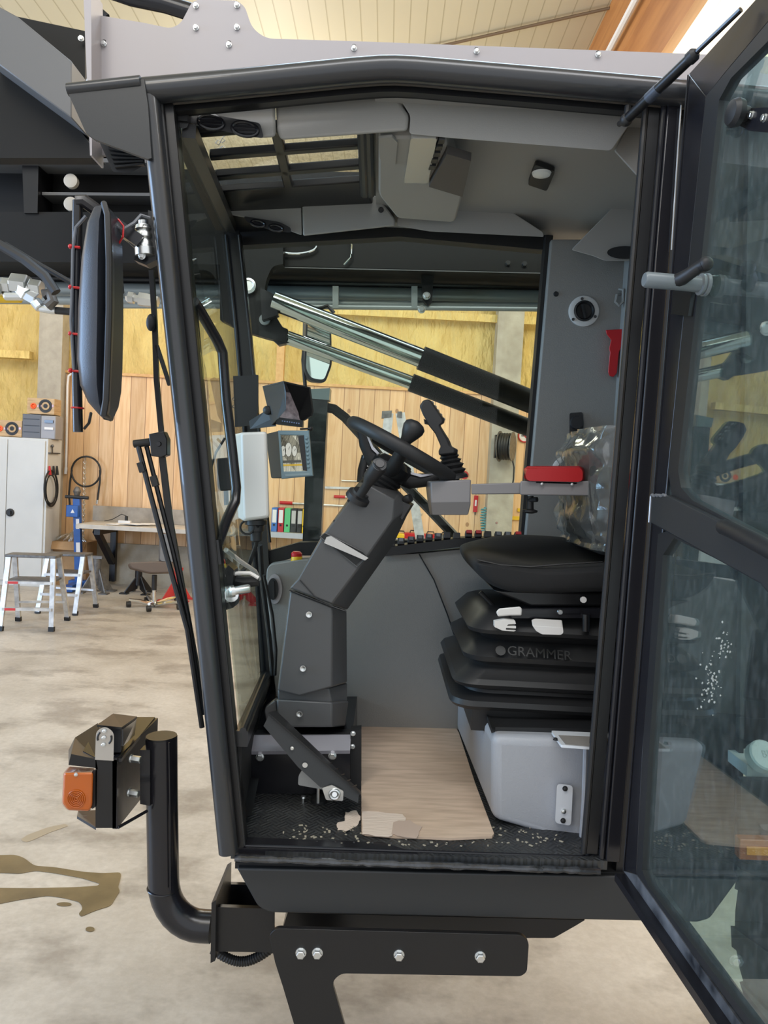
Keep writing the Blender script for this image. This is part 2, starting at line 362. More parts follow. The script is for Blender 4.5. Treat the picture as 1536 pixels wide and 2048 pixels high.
FLOORM = hall_floor(); PLANK = planks(); CEILM = ceiling_mat('ribbed_roof_panels', (0.34, 0.31, 0.20), (0.58, 0.55, 0.42)); CEILR = ceiling_mat('painted_lit_roof_panels', (0.66, 0.63, 0.48), (0.90, 0.88, 0.74))  # second copy paler: daylight on the pitch beyond the beam put into its colour
FOAM = mat('yellow_spray_foam', (0.74, 0.55, 0.19), 0.6, col2=(0.62, 0.43, 0.13), vscale=2.2, bump=0.9, bscale=3.0, detail=4, dist=0.12, aniso=(2.6, 1, 1.0))
CONC = mat('rough_concrete', (0.42, 0.37, 0.29), 0.85, col2=(0.28, 0.235, 0.17), vscale=3.5, bump=0.5, bscale=25, dist=0.01)
CONC2 = mat('grey_concrete', (0.46, 0.42, 0.34), 0.85, col2=(0.34, 0.30, 0.24), vscale=5, bump=0.4, bscale=25, dist=0.01)
PUD = mat('wet_oil_stain', (0.20, 0.15, 0.085), 0.22, col2=(0.13, 0.10, 0.06), vscale=6)
CHECK = None
def checker_plate():
    m = mat('black_checker_plate', (0.022, 0.024, 0.027), 0.36, col2=(0.055, 0.056, 0.055), vscale=7)
    nt = m.node_tree; b = nt.nodes['Principled BSDF']; tc = nt.nodes.new('ShaderNodeTexCoord')
    mp = nt.nodes.new('ShaderNodeMapping'); mp.inputs['Rotation'].default_value = (0, 0, R(45)); mp.inputs['Scale'].default_value = (38, 38, 1); nt.links.new(tc.outputs['Object'], mp.inputs[0])
    ck = nt.nodes.new('ShaderNodeTexChecker'); ck.inputs['Scale'].default_value = 1; nt.links.new(mp.outputs[0], ck.inputs[0])
    ws = []
    for ax in ('X', 'Y'):
        w = nt.nodes.new('ShaderNodeTexWave'); w.bands_direction = ax; w.inputs['Scale'].default_value = 0.8; nt.links.new(mp.outputs[0], w.inputs[0]); ws.append(w)
    mx = nt.nodes.new('ShaderNodeMixRGB'); nt.links.new(ck.outputs['Fac'], mx.inputs[0]); nt.links.new(ws[0].outputs['Color'], mx.inputs[1]); nt.links.new(ws[1].outputs['Color'], mx.inputs[2])
    bp = nt.nodes.new('ShaderNodeBump'); bp.inputs['Strength'].default_value = 0.6; bp.inputs['Distance'].default_value = 0.003; nt.links.new(mx.outputs[0], bp.inputs['Height']); nt.links.new(bp.outputs[0], b.inputs['Normal'])
    return m
CHECK = checker_plate()
# ================================================================== the hall
YW = 10.2
zc_top = P(512, 767, YW).z; zc_bot = P(250, 1086, YW).z
structure('floor', MB().box((0, 3.5, -0.1), (26, 16, 0.2)), FLOORM)
structure('wall_back', MB().box((0, YW + 0.2, 3.2), (26, 0.3, 6.4)), FOAM)
structure('trim_1', MB().box((0.3, YW + 0.0, (zc_top + zc_bot) / 2), (9.6, 0.10, zc_top - zc_bot)), PLANK, 'pine plank cladding on the lower wall')
structure('trim_2', MB().box((0, YW - 0.02, zc_bot / 2), (26, 0.16, zc_bot)), CONC, 'rough concrete plinth at the wall foot')
structure('trim_3', MB().box((0.3, YW - 0.06, zc_top + 0.02), (9.6, 0.05, 0.035)), PALEW, 'batten capping the plank cladding')
structure('trim_4', MB().box(P(106, 760, 10.1) + Vector((0, 0, 0)), (0.31, 0.22, 0.0 + 6.0)), CONC2, 'concrete post behind the white cabinet')
pr = P(1010, 800, 10.05)
structure('trim_5', MB().box((pr.x, 10.05, 3.0), (0.34, 0.26, 6.0)), CONC2, 'concrete post beside the hose reel')
structure('trim_6', MB().box((P(566, 700, 10.2).x, 10.03, (zc_top + 3.4) / 2), (0.10, 0.10, 3.4 - zc_top)), PALEW, 'timber stud in the yellow foam wall')
m = MB().box((P(40, 718, 10.1).x - 1, 10.0, P(40, 710, 10.0).z), (2.4, 0.12, 0.10))
m.box((P(830, 640, 10.1).x, 10.04, P(830, 628, 10.0).z), (4.0, 0.04, 0.10))
structure('trim_7', m, FOAM, 'foamed rail across the yellow wall')
structure('wall_left', MB().box((-9.0, 3.5, 3), (0.3, 14, 6.2)), FOAM)
structure('wall_right', MB().box((9.0, 3.5, 3.4), (0.3, 14, 7)), FOAM)
def zroof(x): return 5.55 + 0.12 * x
m = MB()
m.prism([Vector((-9.2, -3.2, zroof(-9.2))), Vector((1.98, -3.2, zroof(1.98))), Vector((1.98, 10.5, zroof(1.98))), Vector((-9.2, 10.5, zroof(-9.2)))], (0, 0, 0.15))
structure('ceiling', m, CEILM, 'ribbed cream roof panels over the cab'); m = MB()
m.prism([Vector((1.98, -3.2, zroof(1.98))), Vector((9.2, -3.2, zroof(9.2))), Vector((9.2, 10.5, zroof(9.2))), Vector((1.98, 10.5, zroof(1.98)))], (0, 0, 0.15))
structure('ceiling', m, CEILR, 'ribbed roof panels beyond the brown beam, daylight painted in')
# glulam beam with pale flange, conduit, cross seam
zb = zroof(2.6)
structure('trim_8', MB().box((1.85, 4, zb - 0.42), (0.30, 13, 0.70)), GLULAM, 'brown glulam roof beam')
structure('trim_9', MB().box((2.05, 4, zb - 0.55), (0.10, 13, 0.40)), PALEW, 'pale timber batten along the roof beam')
structure('trim_10', MB().tube([Vector((-3.0, 7.9, zroof(-3) - 0.03)), Vector((1.7, 6.6, zroof(1.7) - 0.03))], 0.013, 8), mat('dark_seam', (.16, .10, .05), .6), 'brown seam strip across the roof panels')
one('conduit_pipe', MB().tube([Vector((1.64, y, zb - 0.66)) for y in (3, 6, 9.5)], 0.028, 8), WHITE, 'white conduit pipe running along the brown roof beam', 'pipe')

# puddle stains
pud = [(-40, 1712), (30, 1710), (48, 1716), (68, 1732), (110, 1735), (165, 1744), (205, 1747), (243, 1745), (240, 1762), (236, 1775), (240, 1783), (230, 1798), (222, 1812), (190, 1822), (162, 1834), (157, 1828), (166, 1818), (160, 1805), (130, 1797), (95, 1792), (40, 1800), (0, 1808), (-40, 1815), (-40, 1776), (60, 1777), (150, 1775), (195, 1772), (200, 1768), (165, 1757), (110, 1747), (70, 1742), (40, 1748), (0, 1746), (-40, 1752)]
m = MB().prism([G(x, y, 0.0005) for x, y in rnd(pud, 9, 3)], (0, 0, 0.0015))
m.prism([G(x, y, 0.0005) for x, y in circ(128, 1809, 15, 4)], (0, 0, 0.0015)); m.prism([G(x, y, 0.0005) for x, y in circ(180, 1859, 9, 5)], (0, 0, 0.0015))
o = one('water_puddle', m, PUD, 'brown wet puddle forking across the pale concrete floor', 'puddle')
dr = [(40, 1680), (55, 1670), (95, 1655), (130, 1648), (137, 1652), (100, 1665), (62, 1682), (50, 1685)]
one('wet_streak', MB().prism([G(x, y, 0.0005) for x, y in rnd(dr, 6, 3)], (0, 0, 0.001)), mat('damp_stain', (0.36, 0.30, 0.22), 0.35), 'faint damp streak on the floor below the amber lamp', 'stain')

# ------------------------------------------------------------------ white cabinet
yc = 9.5
c0, c1 = P(-62, 878, yc), P(92, 1180, yc)
zt = P(60, 876, yc).z; xl, xr = c0.x, P(92, 1000, yc).x
cab = thing('storage_cabinet', 'tall white two-door metal cabinet with black turn handle', 'cabinet', ((xl + xr) / 2, yc + 0.2, 0))
part('cabinet_body', MB().box(((xl + xr) / 2, yc + 0.21, zt / 2), (xr - xl, 0.40, zt)), CABW, cab, bevel=0.004)
xs = P(13, 1000, yc).x
dl = part('cabinet_door', MB().box(((xl + 0.02 + xs - 0.004) / 2, yc, zt / 2 + 0.02), (xs - 0.004 - xl - 0.02, 0.02, zt - 0.10)), CABW, cab, bevel=0.003)
dr_ = part('cabinet_door', MB().box(((xs + 0.004 + xr - 0.03) / 2, yc, zt / 2 + 0.02), (xr - 0.03 - xs - 0.004, 0.02, zt - 0.10)), CABW, cab, bevel=0.003)
hp = P(20, 1025, yc - 0.02)
sub_part('door_handle', MB().lathe(hp + Vector((0, 0.015, 0)), (0, -1, 0), [(0, 0.05), (0.02, 0.05), (0.028, 0.04)], 18).box(hp + Vector((0.01, -0.02, 0)), (0.02, 0.03, 0.05)), RUB, dr_, 'black handle')
# kit on the cabinet
def speaker(name_label, x0, y0, x1, y1, Y, cx, cy):
    a, b = P(x0, y0, Y), P(x1, y1, Y)
    t = thing('loudspeaker', name_label, 'speaker', ((a.x + b.x) / 2, Y + 0.1, b.z), 'home-made loudspeakers on the cabinet')
    part('speaker_box', MB().box(((a.x + b.x) / 2, Y + 0.1, (a.z + b.z) / 2), (b.x - a.x, 0.2, a.z - b.z)), WOODB, t)
    c = P(cx, cy, Y)
    part('woofer', MB().lathe(c + Vector((0, 0.01, 0)), (0, -1, 0), [(0, 0.085), (0.018, 0.085), (0.02, 0.07), (0.0, 0.03), (0.012, 0.028), (0.016, 0.0)], 22), RUB, t)
    e = P(x0 + (cx - x0) * 0.33, cy, Y)
    part('tweeter', MB().torus(e + Vector((0, -0.004, 0)), (0, 1, 0), 0.030, 0.010, 14, 6).ball(e, 0.02, (1, .4, 1), 8, 6), mat('orange_paint', (0.85, 0.12, 0.02), 0.5), t)
    part('orange_flash', MB().box(P((cx + x0) / 2 + 6, cy, Y) + Vector((0, -0.002, 0)), (0.05, 0.004, 0.03)), ORANGE, t); part('orange_flash', MB().box(P(x1 - 3, cy, Y) + Vector((0, -0.002, 0)), (0.03, 0.004, 0.03)), ORANGE, t)
radz = zt
a, b = P(45, 830, 9.6), P(113, 874, 9.6)
rz0 = zt; rz1 = P(80, 829, 9.6).z
t = thing('stereo_radio', 'dark grey stereo unit standing on the white cabinet', 'stereo', ((a.x + b.x) / 2, 9.72, zt))
part('stereo_body', MB().box(((a.x + P(82, 850, 9.6).x) / 2, 9.72, (rz0 + rz1) / 2), (P(82, 850, 9.6).x - a.x, 0.24, rz1 - rz0)), SILVF, t, bevel=0.006)
xa, xb = P(82, 850, 9.6).x, P(112, 850, 9.6).x
part('stereo_front', MB().box(((xa + xb) / 2, 9.70, (rz0 + rz1) / 2 - 0.004), (xb - xa, 0.22, rz1 - rz0 - 0.01)), mat('radio_silver', (0.30, 0.29, 0.30), 0.4), t, bevel=0.012)
part('stereo_window', MB().box(P(98, 843, 9.585), (0.11, 0.02, 0.035)), SCREEN, t); part('stereo_panel', MB().box(P(98, 857, 9.585), (0.11, 0.02, 0.03)), WHITE, t)
for i in range(3): part('stereo_slot', MB().box(P(63, 838 + 13 * i, 9.598), (0.20, 0.008, 0.006)), RUB, t)
speaker('home-made plywood loudspeaker on top of the grey stereo', 55, 795, 108, 829.5, 9.6, 91, 812)
speaker('home-made plywood loudspeaker standing directly on the white cabinet', -12, 839, 43, 874, 9.6, 24, 857)

# hook and cables on the cabinet side
sxp = xr + 0.004
def S(px, py, dx=0.0):
    d = ray(px, py); k = (sxp + dx) / d.x; return CAM + d * k
t = thing('cable_hook', 'black pronged hook fixed to the cabinet side', 'hook', S(106, 905))
part('hook_plate', MB().bar(S(97, 906), S(117, 907), 0.05, 0.012), RUB, t); part('hook_knob', MB().ball(S(105, 892, .02), 0.02).tube([S(105, 892, .01), S(105, 906, .01)], 0.008, 6), DIRTM, t)
m = MB()
for k, (rx, ry) in enumerate(((12, 33), (14, 36), (10, 30))):
    m.tube([S(102 + rx * math.cos(t_), 974 + ry * math.sin(t_) + k * 3, 0.015 + 0.01 * k) for t_ in [2 * math.pi * i / 28 for i in range(28)]], 0.009, 6, closed=True)
t = thing('jumper_cables', 'coiled black jumper cables hanging on the cabinet side', 'cable', S(102, 1010))
part('cable_coil', m, RUB, t)
for x, mt in ((99, REDP), (107, RUB), (114, RUB)): part('cable_clamp', MB().tube([S(x, 932, .02), S(x + 1, 950, .03)], [0.012, 0.02], 7), mt, t, label='red clamp' if x == 99 else None)

# conduit on the planks, hose coil, chain
one('lead_tube', MB().tube([P(144, 747, 10.1), P(137, 752, 10.1), P(135, 770, 10.1), P(132, 935, 10.1)], 0.016, 8).cyl(P(132, 935, 10.1), P(131, 948, 10.1), 0.02, 8), WHITE, 'thin white pipe running down the pine wall beside the concrete post', 'pipe')
m = MB(); pts = []
for i in range(46):
    a_ = -2.6 + 2 * math.pi * 1.25 * i / 45; pts.append(P(172 + 29 * math.cos(a_), 943 + 30 * math.sin(a_), 10.07 - 0.001 * i))
m.tube(pts, 0.013, 7); m.tube([P(144, 940, 10.06), P(140, 965, 10.06), P(138, 990, 10.06), P(140, 1012, 10.06)], 0.013, 7)
m.tube([P(200, 940, 10.06), P(200, 960, 10.06), P(197, 985, 10.06), P(195, 1000, 10.06)], 0.013, 7)
t = thing('air_hose', 'black hose looped on a nail on the pine wall', 'hose', P(172, 975, 10.1)); part('hose_loop', m, RUB, t); part('hose_coupling', MB().cyl(P(195, 1000, 10.06), P(194, 1008, 10.06), 0.018, 8), ZINC, t)
m = MB()
for i in range(46):
    y = 914 + i * 5.2; c = P(170 - i * 0.12, y, 10.05)
    m.torus(c, (1, 0, 0) if i % 2 else (0, 1, 0), 0.017, 0.005, 8, 5)
one('steel_chain', m, ZINC, 'galvanised chain hanging on the pine wall behind the hose loop', 'chain')

# blue lifting trolley
yb = 9.60
t = thing('workshop_lift', 'blue hydraulic lifting post with black crossbar standing by the workbench', 'jack', P(156, 1172, 9.6))
bx = P(157, 1000, yb)
part('post', MB().bar(P(154, 992, yb), P(158, 1172, yb), 0.085, 0.06, (0, 1, 0)), BLUE, t)
part('pump_box', MB().box(P(147, 1022, yb - 0.03), (0.15, 0.10, 0.15)), BLUE, t, bevel=0.006)
part('crossbar', MB().cyl(P(131, 993, yb - 0.03), P(177, 996, yb - 0.03), 0.022, 10), RUB, t)
part('pump_head', MB().lathe(P(154, 992, yb), (0, 0, 1), [(0, 0.03), (0.06, 0.05), (0.1, 0.035), (0.12, 0.02)], 12), DIRTM, t)
part('warning_label', MB().prism([P(145.0, 1018, yb - 0.085), P(149.0, 1026, yb - 0.085), P(141.0, 1026, yb - 0.085)], (0, 0.002, 0)), WHITE, t)
part('striped_band', MB().bar(P(156, 1085, yb - 0.035), P(156.6, 1108, yb - 0.035), 0.05, 0.005, (0, 1, 0)), WHITE, t); part('striped_band', MB().bar(P(155, 1038, yb - 0.035), P(155.4, 1058, yb - 0.035), 0.04, 0.005, (0, 1, 0)), WHITE, t)
zf = 0.05
part('foot', MB().bar((P(140, 1180, yb).x, yb, zf), (P(180, 1180, yb).x, yb, zf), 0.12, 0.10), BLUE, t); part('foot', MB().bar((P(157, 1180, yb).x, yb, zf), (P(162, 1180, yb).x, yb - 0.4, zf), 0.10, 0.08), BLUE, t)

# workbench
yt = 9.35
t = thing('workbench', 'long wall-mounted workbench with pale top on black steel brackets', 'bench', P(300, 1062, yt))
zt_b = P(240, 1052, yt).z
x0, x1 = P(151, 1056, yt).x, P(470, 1060, yt).x
part('bench_top', MB().box(((x0 + x1) / 2, yt + 0.36, zt_b - 0.03), (x1 - x0, 0.72, 0.055)), BENCHW, t, bevel=0.004)
part('bench_backboard', MB().box((P(260, 1035, 10.05).x + 0.35, 10.06, zt_b + 0.10), (1.7, 0.03, 0.2)), mat('dull_board', (.36, .31, .25), .6, var=.3), t, label='grey splashback board')
for xx in (221, 440):
    xb_ = P(xx, 1110, 9.95).x
    part('bracket', MB().box((xb_, 10.06, zt_b / 2 - 0.0), (0.075, 0.07, zt_b - 0.08)).bar((xb_, 9.45, zt_b - 0.10), (xb_, 10.05, zt_b - 0.10), 0.075, 0.07).bar((xb_ - 0.03, 9.5, zt_b - 0.08), (xb_, 10.02, 0.30), 0.075, 0.075), BLK, t)
for k in range(6):
    c = P(232 + 13 * k, 1046 + (k % 2) * 3, 9.6); one('paper_sheet', MB().box((c.x, 9.55 + 0.06 * (k % 3), zt_b + 0.004 + 0.004 * k), (0.16, 0.22, 0.003), Matrix.Rotation(0.4 * k, 3, 'Z')), PAPER, 'loose white paper sheet in the pile on the workbench', 'paper', 'papers on the workbench')
c = P(247, 1040, 9.7); t = thing('power_strip', 'white power socket with black plug lying on the workbench', 'socket', (c.x, 9.75, zt_b))
part('socket_body', MB().box((c.x, 9.75, zt_b + 0.022), (0.16, 0.06, 0.04)), WHITE, t, bevel=0.006); part('plug', MB().cyl((c.x + .02, 9.75, zt_b + .04), (c.x + .02, 9.75, zt_b + .10), 0.02, 10), RUB, t)
part('cord', MB().tube([(c.x + .02, 9.75, zt_b + .10), (c.x - .06, 9.8, zt_b + .12), (c.x - .2, 9.85, zt_b + .04), (c.x - .32, 9.9, zt_b + .01)], 0.005, 6), RUB, t)

# cardboard box with bottles
ybx = 9.72
a, b = P(103, 1082, ybx), P(155, 1172, ybx); xq = P(172, 1100, ybx).x
m = MB().box(((a.x + xq) / 2, ybx + 0.2, a.z / 2), (xq - a.x, 0.34, a.z))
t = thing('cardboard_box', 'brown cardboard box of empty bottles beside the white cabinet', 'box', ((a.x + xq) / 2, ybx + .2, 0)); part('carton', m, KRAFT, t)
part('carton_flap', MB().prism([Vector((a.x, ybx, a.z)), Vector((xq, ybx, a.z)), Vector((xq - .02, ybx - .05, a.z - .10)), Vector((a.x + .02, ybx - .05, a.z - .10))], (0, 0.004, 0)), KRAFT, t)
for k in range(5):
    c = Vector((a.x + 0.06 + 0.075 * k, ybx + 0.1 + 0.05 * (k % 2), a.z))
    ax = Vector((0.8 - 0.35 * k, 0.1, 0.5)).normalized()
    one('plastic_bottle', MB().lathe(c + Vector((0, 0, 0.035)) - ax * 0.06, ax, [(0, 0.025), (0.01, 0.033), (0.11, 0.033), (0.15, 0.014), (0.175, 0.013)], 12), BOTG, 'empty clear plastic bottle in the heap on the brown box', 'bottle', 'empty bottles on the cardboard box')

# stepladders
def stepladder(label, FL, FR, BL, BR, TL, TR, rungs, r=0.018, paint=False):
    """floor pixels of the four feet and the two top corners"""
    fl, fr, bl, br = [G(x, y, 0.0) for x, y in (FL, FR, BL, BR)]
    ym = (fl.y + bl.y) / 2
    tl, tr = P(TL[0], TL[1], ym - 0.12), P(TR[0], TR[1], ym - 0.12)
    tlb, trb = tl + (bl - fl) * 0.32, tr + (br - fr) * 0.32
    t = thing('step_stool', label, 'stepladder', (fl + fr + bl + br) / 4)
    legs = ((fl, tl), (fr, tr), (bl, tlb), (br, trb))
    for p, q in legs:
        e = part('leg', MB().bar(p + Vector((0, 0, 0.02)), q, 0.045, 0.028, (0, 1, 0)), ALU, t)
        sub_part('rubber_foot', MB().bar(p, p + (q - p).normalized() * 0.045, 0.052, 0.036, (0, 1, 0)), RUB, e)
    c = (tl + tr + tlb + trb) / 4
    part('top_step', MB().prism([tl + Vector((-.03, -.02, 0)), tr + Vector((.03, -.02, 0)), trb + Vector((.03, .02, 0)), tlb + Vector((-.03, .02, 0))], (0, 0, 0.028)), DIRTM, t, bevel=0.006)
    for k in rungs:
        part('rung', MB().bar(fl.lerp(tl, k), fr.lerp(tr, k), 0.05, 0.026), ALU, t)
        part('rung', MB().bar(bl.lerp(tlb, k), br.lerp(trb, k), 0.03, 0.022), ALU, t)
        if k > 0.5: part('tread', MB().prism([fl.lerp(tl, k), fr.lerp(tr, k), br.lerp(trb, k), bl.lerp(tlb, k)], (0, 0, 0.02)), DIRTM, t)
    if paint:
        for k in rungs: part('paint_smear', MB().bar(fl.lerp(tl, k) + Vector((.03, -.027, 0)), fl.lerp(tl, k).lerp(fr.lerp(tr, k), 0.28) + Vector((0, -.027, 0)), 0.006, 0.022), mat('red_paint', (0.6, 0.05, 0.05), 0.6), t)
stepladder('aluminium stepladder with red paint smears in front of the white cabinet', (0, 1262), (103, 1263), (37, 1242), (135, 1241), (18, 1114), (107, 1117), (0.30, 0.66), paint=True)
stepladder('aluminium stepladder behind the paint-smeared one', (75, 1227), (150, 1231), (105, 1208), (192, 1215), (96, 1112), (166, 1113), (0.34, 0.68))

# office chair
t = thing('office_chair', 'brown swivel chair with chrome star base by the workbench', 'chair', G(312, 1214, 0))
cc = G(312, 1214, 0); yk = cc.y
part('seat', MB().lpx([(rnd([(258, 1125), (345, 1122), (348, 1145), (300, 1146), (262, 1136)], 6), yk - 0.20), (rnd([(255, 1127), (346, 1121), (349, 1147), (300, 1148), (258, 1138)], 6), yk), (rnd([(262, 1126), (343, 1122), (346, 1144), (300, 1145), (264, 1134)], 6), yk + 0.22)]), CHAIRF, t, bevel=0.012)
part('backrest', MB().lpx([(rnd([(322, 1068), (352, 1066), (354, 1124), (320, 1122)], 6), yk - 0.2), (rnd([(319, 1068), (350, 1066), (352, 1126), (317, 1124)], 6), yk + .2)]), mat('grey_chair_shell', (0.17, 0.165, 0.16), 0.6), t)
part('column', MB().cyl(P(309, 1150, yk), P(308, 1180, yk), 0.030, 12), RUB, t); part('gas_lift', MB().cyl(P(308, 1178, yk), P(308, 1212, yk), 0.022, 12), CHROME, t)
hub = P(308, 1210, yk)
for k in range(5):
    a_ = math.radians(200 + 72 * k); e = Vector((cc.x + 0.30 * math.cos(a_), yk + 0.30 * math.sin(a_), 0.085))
    g = part('base_arm', MB().tube([hub, hub.lerp(e, .6) + Vector((0, 0, .01)), e], [0.028, 0.022, 0.016], 8), CHROME, t)
    sub_part('caster', MB().cyl(e + Vector((-.02, -.012, -.05)), e + Vector((.02, .012, -.05)), 0.034, 12), RUB, g)

# axle stands
def axle_stand(label, bx, by, h, mtl, s=1.0):
    c = G(bx, by, 0); t = thing('axle_stand', label, 'jack stand', c)
    top = c + Vector((0, 0, h))
    part('tube', MB().cyl(c + Vector((0, 0, 0.10)), top, 0.045 * s, 12), mtl, t)
    part('saddle', MB().box(top + Vector((0, 0, .02)), (0.13 * s, 0.07 * s, 0.035)), mtl, t)
    for k in range(4):
        a_ = math.radians(45 + 90 * k); e = Vector((0.19 * s * math.cos(a_), 0.17 * s * math.sin(a_), 0))
        part('leg', MB().prism([c + Vector((0, 0, .05)) + e * .2, c + e, c + e + Vector((0, 0, .03)), c + Vector((0, 0, h * .78)) + e * .12], (0.012, 0.0, 0)), mtl, t)
        part('foot', MB().box(c + e + Vector((0, 0, .008)), (0.10 * s, 0.09 * s, 0.014)), mtl, t)
axle_stand('black steel axle stand under the bench behind the swivel chair', 276, 1186, 0.30, SAT)
axle_stand('red steel axle stand behind the swivel chair base', 352, 1200, 0.36, mat('red_enamel', (0.60, 0.05, 0.05), 0.45))
axle_stand('red steel axle stand showing through the windscreen glass', 488, 1206, 0.24, REDP)
axle_stand('grey steel support stand with splayed feet beside the blue lift', 192, 1184, 0.42, DIRTM, 1.1)

# ------------------------------------------------------------------ seen through the far window
zs = P(570, 1064, 9.9).z
t = thing('wall_shelf', 'pale shelf board along the pine wall carrying the binders', 'shelf', (P(780, 1070, 9.9).x, 10.0, zs))
part('shelf_board', MB().box((P(790, 1070, 9.9).x, 9.97, zs - 0.03), (4.3, 0.36, 0.06)), BENCHW, t); part('shelf_edge', MB().box((P(790, 1070, 9.9).x, 9.785, zs - 0.035), (4.3, 0.02, 0.07)), ALUP, t)
bnd = [(548.5, 'blue ring binder with white spine label on the shelf', BBIND, PAPER), (561.5, 'red ring binder with white spine label on the shelf', RBIND, PAPER), (574.5, 'green ring binder without a spine label on the shelf', GRN, None), (587, 'black ring binder with grey label next to the green binder', KBIND, PAPERG), (599.5, 'black ring binder with grey label next to the yellow binder', KBIND, PAPERG), (608, 'yellow ring binder half hidden by the black handrail post', YEL, None)]
for px, lab, mt_, lb in bnd:
    c = P(px, 1040, 9.86); t = thing('ring_binder', lab, 'binder', (c.x, 9.98, zs), 'ring binders on the wall shelf')
    part('binder_cover', MB().box((c.x, 9.98, zs + 0.158), (0.075, 0.24, 0.315)), mt_, t, bevel=0.004)
    if lb: part('spine_label', MB().box((c.x, 9.858, zs + 0.205), (0.054, 0.004, 0.17)), lb, t)
    part('finger_ring', MB().torus(Vector((c.x, 9.857, zs + 0.09)), (0, 1, 0), 0.012, 0.003, 12, 5).cyl((c.x, 9.859, zs + .09), (c.x, 9.855, zs + .09), .010, 10), RUB, t)
def wall_tool(name, lab, cat, a, b, c, r, hm=REDP):
    t = thing(name, lab, cat, P(*b, 10.135)); part('handle', MB().cyl(P(*a, 10.135), P(*b, 10.135), r * 1.7, 10), hm, t, label='red handle'); part('shaft', MB().cyl(P(*b, 10.135), P(*c, 10.135), r, 8), ALU, t)
wall_tool('pry_bar', 'long steel bar with red handle hung just above the binders', 'tool', (559.5, 1005), (585, 1006.5), (690, 1012), 0.014)
wall_tool('torque_wrench', 'steel bar with short red handle hung behind the steering column', 'tool', (668, 993), (690, 994), (720, 996), 0.012)
one('straight_edge', MB().bar(P(650, 975, 10.135), P(720, 977, 10.135), 0.02, 0.03), ALU, 'plain steel rule hung above the red-handled bars', 'rule')
one('steel_rod', MB().cyl(P(683, 961, 10.135), P(730, 963, 10.135), 0.010, 8), ALU, 'thin steel rod hung highest on the pine wall behind the wheel', 'rod')
# tall ladder
yl = 8.2
t = thing('folding_ladder', 'tall aluminium folding ladder standing open behind the steering wheel', 'ladder', G(800, 1185, 0))
for a_, b_ in (((778, 826), (728, 1252)), ((800, 826), (868, 1252))):
    part('stile', MB().bar(P(*a_, yl), P(*b_, yl + 0.1), 0.10, 0.05, (0, 1, 0)), ALU, t)
part('hinge_cap', MB().ppx([(764, 822), (784, 821), (783, 834), (763, 836)], yl - .04, .1), DIRTM, t); part('hinge_cap', MB().ppx([(795, 823), (804, 823), (804, 836), (794, 834)], yl - .04, .1), DIRTM, t)
for k in range(6): part('rung', MB().bar(P(808 + 9 * k, 870 + 55 * k, yl + .02), P(808 + 9 * k, 870 + 55 * k, yl + .02) + Vector((.05, .45, .02)), 0.05, 0.03), ALU, t)
# toolboxes / things on the shelf
for px, w, h, mt_, lab in ((828, 0.26, 0.075, REDP, 'red plastic tool case on the shelf behind the column'), (862, 0.22, 0.07, REDP, 'red plastic tool case on the shelf behind the ladder foot'), (802, 0.11, 0.06, YEL, 'yellow plastic tub on the shelf behind the steering column'), (892, 0.20, 0.07, DIRTM, 'grey metal case on the shelf beside the red tool case')):
    c = P(px, 1060, 9.9); t = thing('tool_case', lab, 'tool case', (c.x, 9.95, zs)); part('case_body', MB().box((c.x, 9.95, zs + h / 2), (w, 0.2, h)), mt_, t, bevel=0.012); part('case_handle', MB().tube([(c.x - .05, 9.95, zs + h), (c.x - .04, 9.95, zs + h + .03), (c.x + .04, 9.95, zs + h + .03), (c.x + .05, 9.95, zs + h)], 0.008, 6), RUB, t)
# hose reel, sign, level, yellow tools
yr = 9.72
t = thing('hose_reel', 'grey wall hose reel with black coiled hose on the concrete post', 'hose reel', P(1005, 925, yr))
c = P(1012, 893, yr); ax = Vector((0.92, -0.38, 0))
part('reel_disc', MB().lathe(c - ax * .09, ax, [(0, .2), (.012, .2), (.012, .17), (.02, .06)], 24), DIRTM, t); part('reel_disc', MB().lathe(c + ax * .07, ax, [(0, .06), (.01, .19), (.022, .19)], 24), DIRTM, t)
m = MB()
for k in range(4): m.torus(c + ax * (-.06 + .035 * k), ax, .155, .022, 24, 7)
part('coiled_hose', m, RUB, t); part('reel_bracket', MB().box(P(993, 893, yr + .1), (.05, .1, .30)).box(P(1005, 893, yr + .14), (.14, .05, .1)), SAT, t)
part('hose_tail', MB().tube([P(1024, 915, yr), P(1028, 935, yr), P(1027, 958, yr), P(1024, 975, yr)], .010, 6), RUB, t)
c = P(1049, 872, 10.135); t = thing('warning_sign', 'round no-smoking sign with red ring on the pine wall', 'sign', c)
part('sign_disc', MB().lathe(c, (0, -1, 0), [(0, .088), (.004, .088)], 28), WHITE, t); part('sign_ring', MB().torus(c + Vector((0, -.006, 0)), (0, 1, 0), .080, .009, 28, 6).bar(c + Vector((-.055, -.006, .055)), c + Vector((.055, -.006, -.055)), .006, .014), REDP, t); part('sign_cigarette', MB().box(c + Vector((0, -.005, 0)), (.09, .003, .014)).box(c + Vector((-.02, -.005, .03)), (.02, .003, .025)), RUB, t)
t = thing('spirit_level', 'red spirit level hanging below the joystick arm on the wall', 'level', P(951, 1025, 10.135)); part('level_body', MB().bar(P(952.5, 991, 10.135), P(950, 1024, 10.135), .055, .03, (0, 1, 0)), REDP, t); part('level_vial', MB().bar(P(952, 1000, 10.115), P(951, 1012, 10.115), .022, .01, (0, 1, 0)), WHITE, t); part('level_hook', MB().cyl(P(950, 1024, 10.135), P(950, 1030, 10.135), .008, 6), RUB, t)
one('yellow_level', MB().box(P(1028, 1036, 10.135), (.19, .03, .05)), YEL, 'short yellow spirit level on the wall beside the rear window edge', 'level')
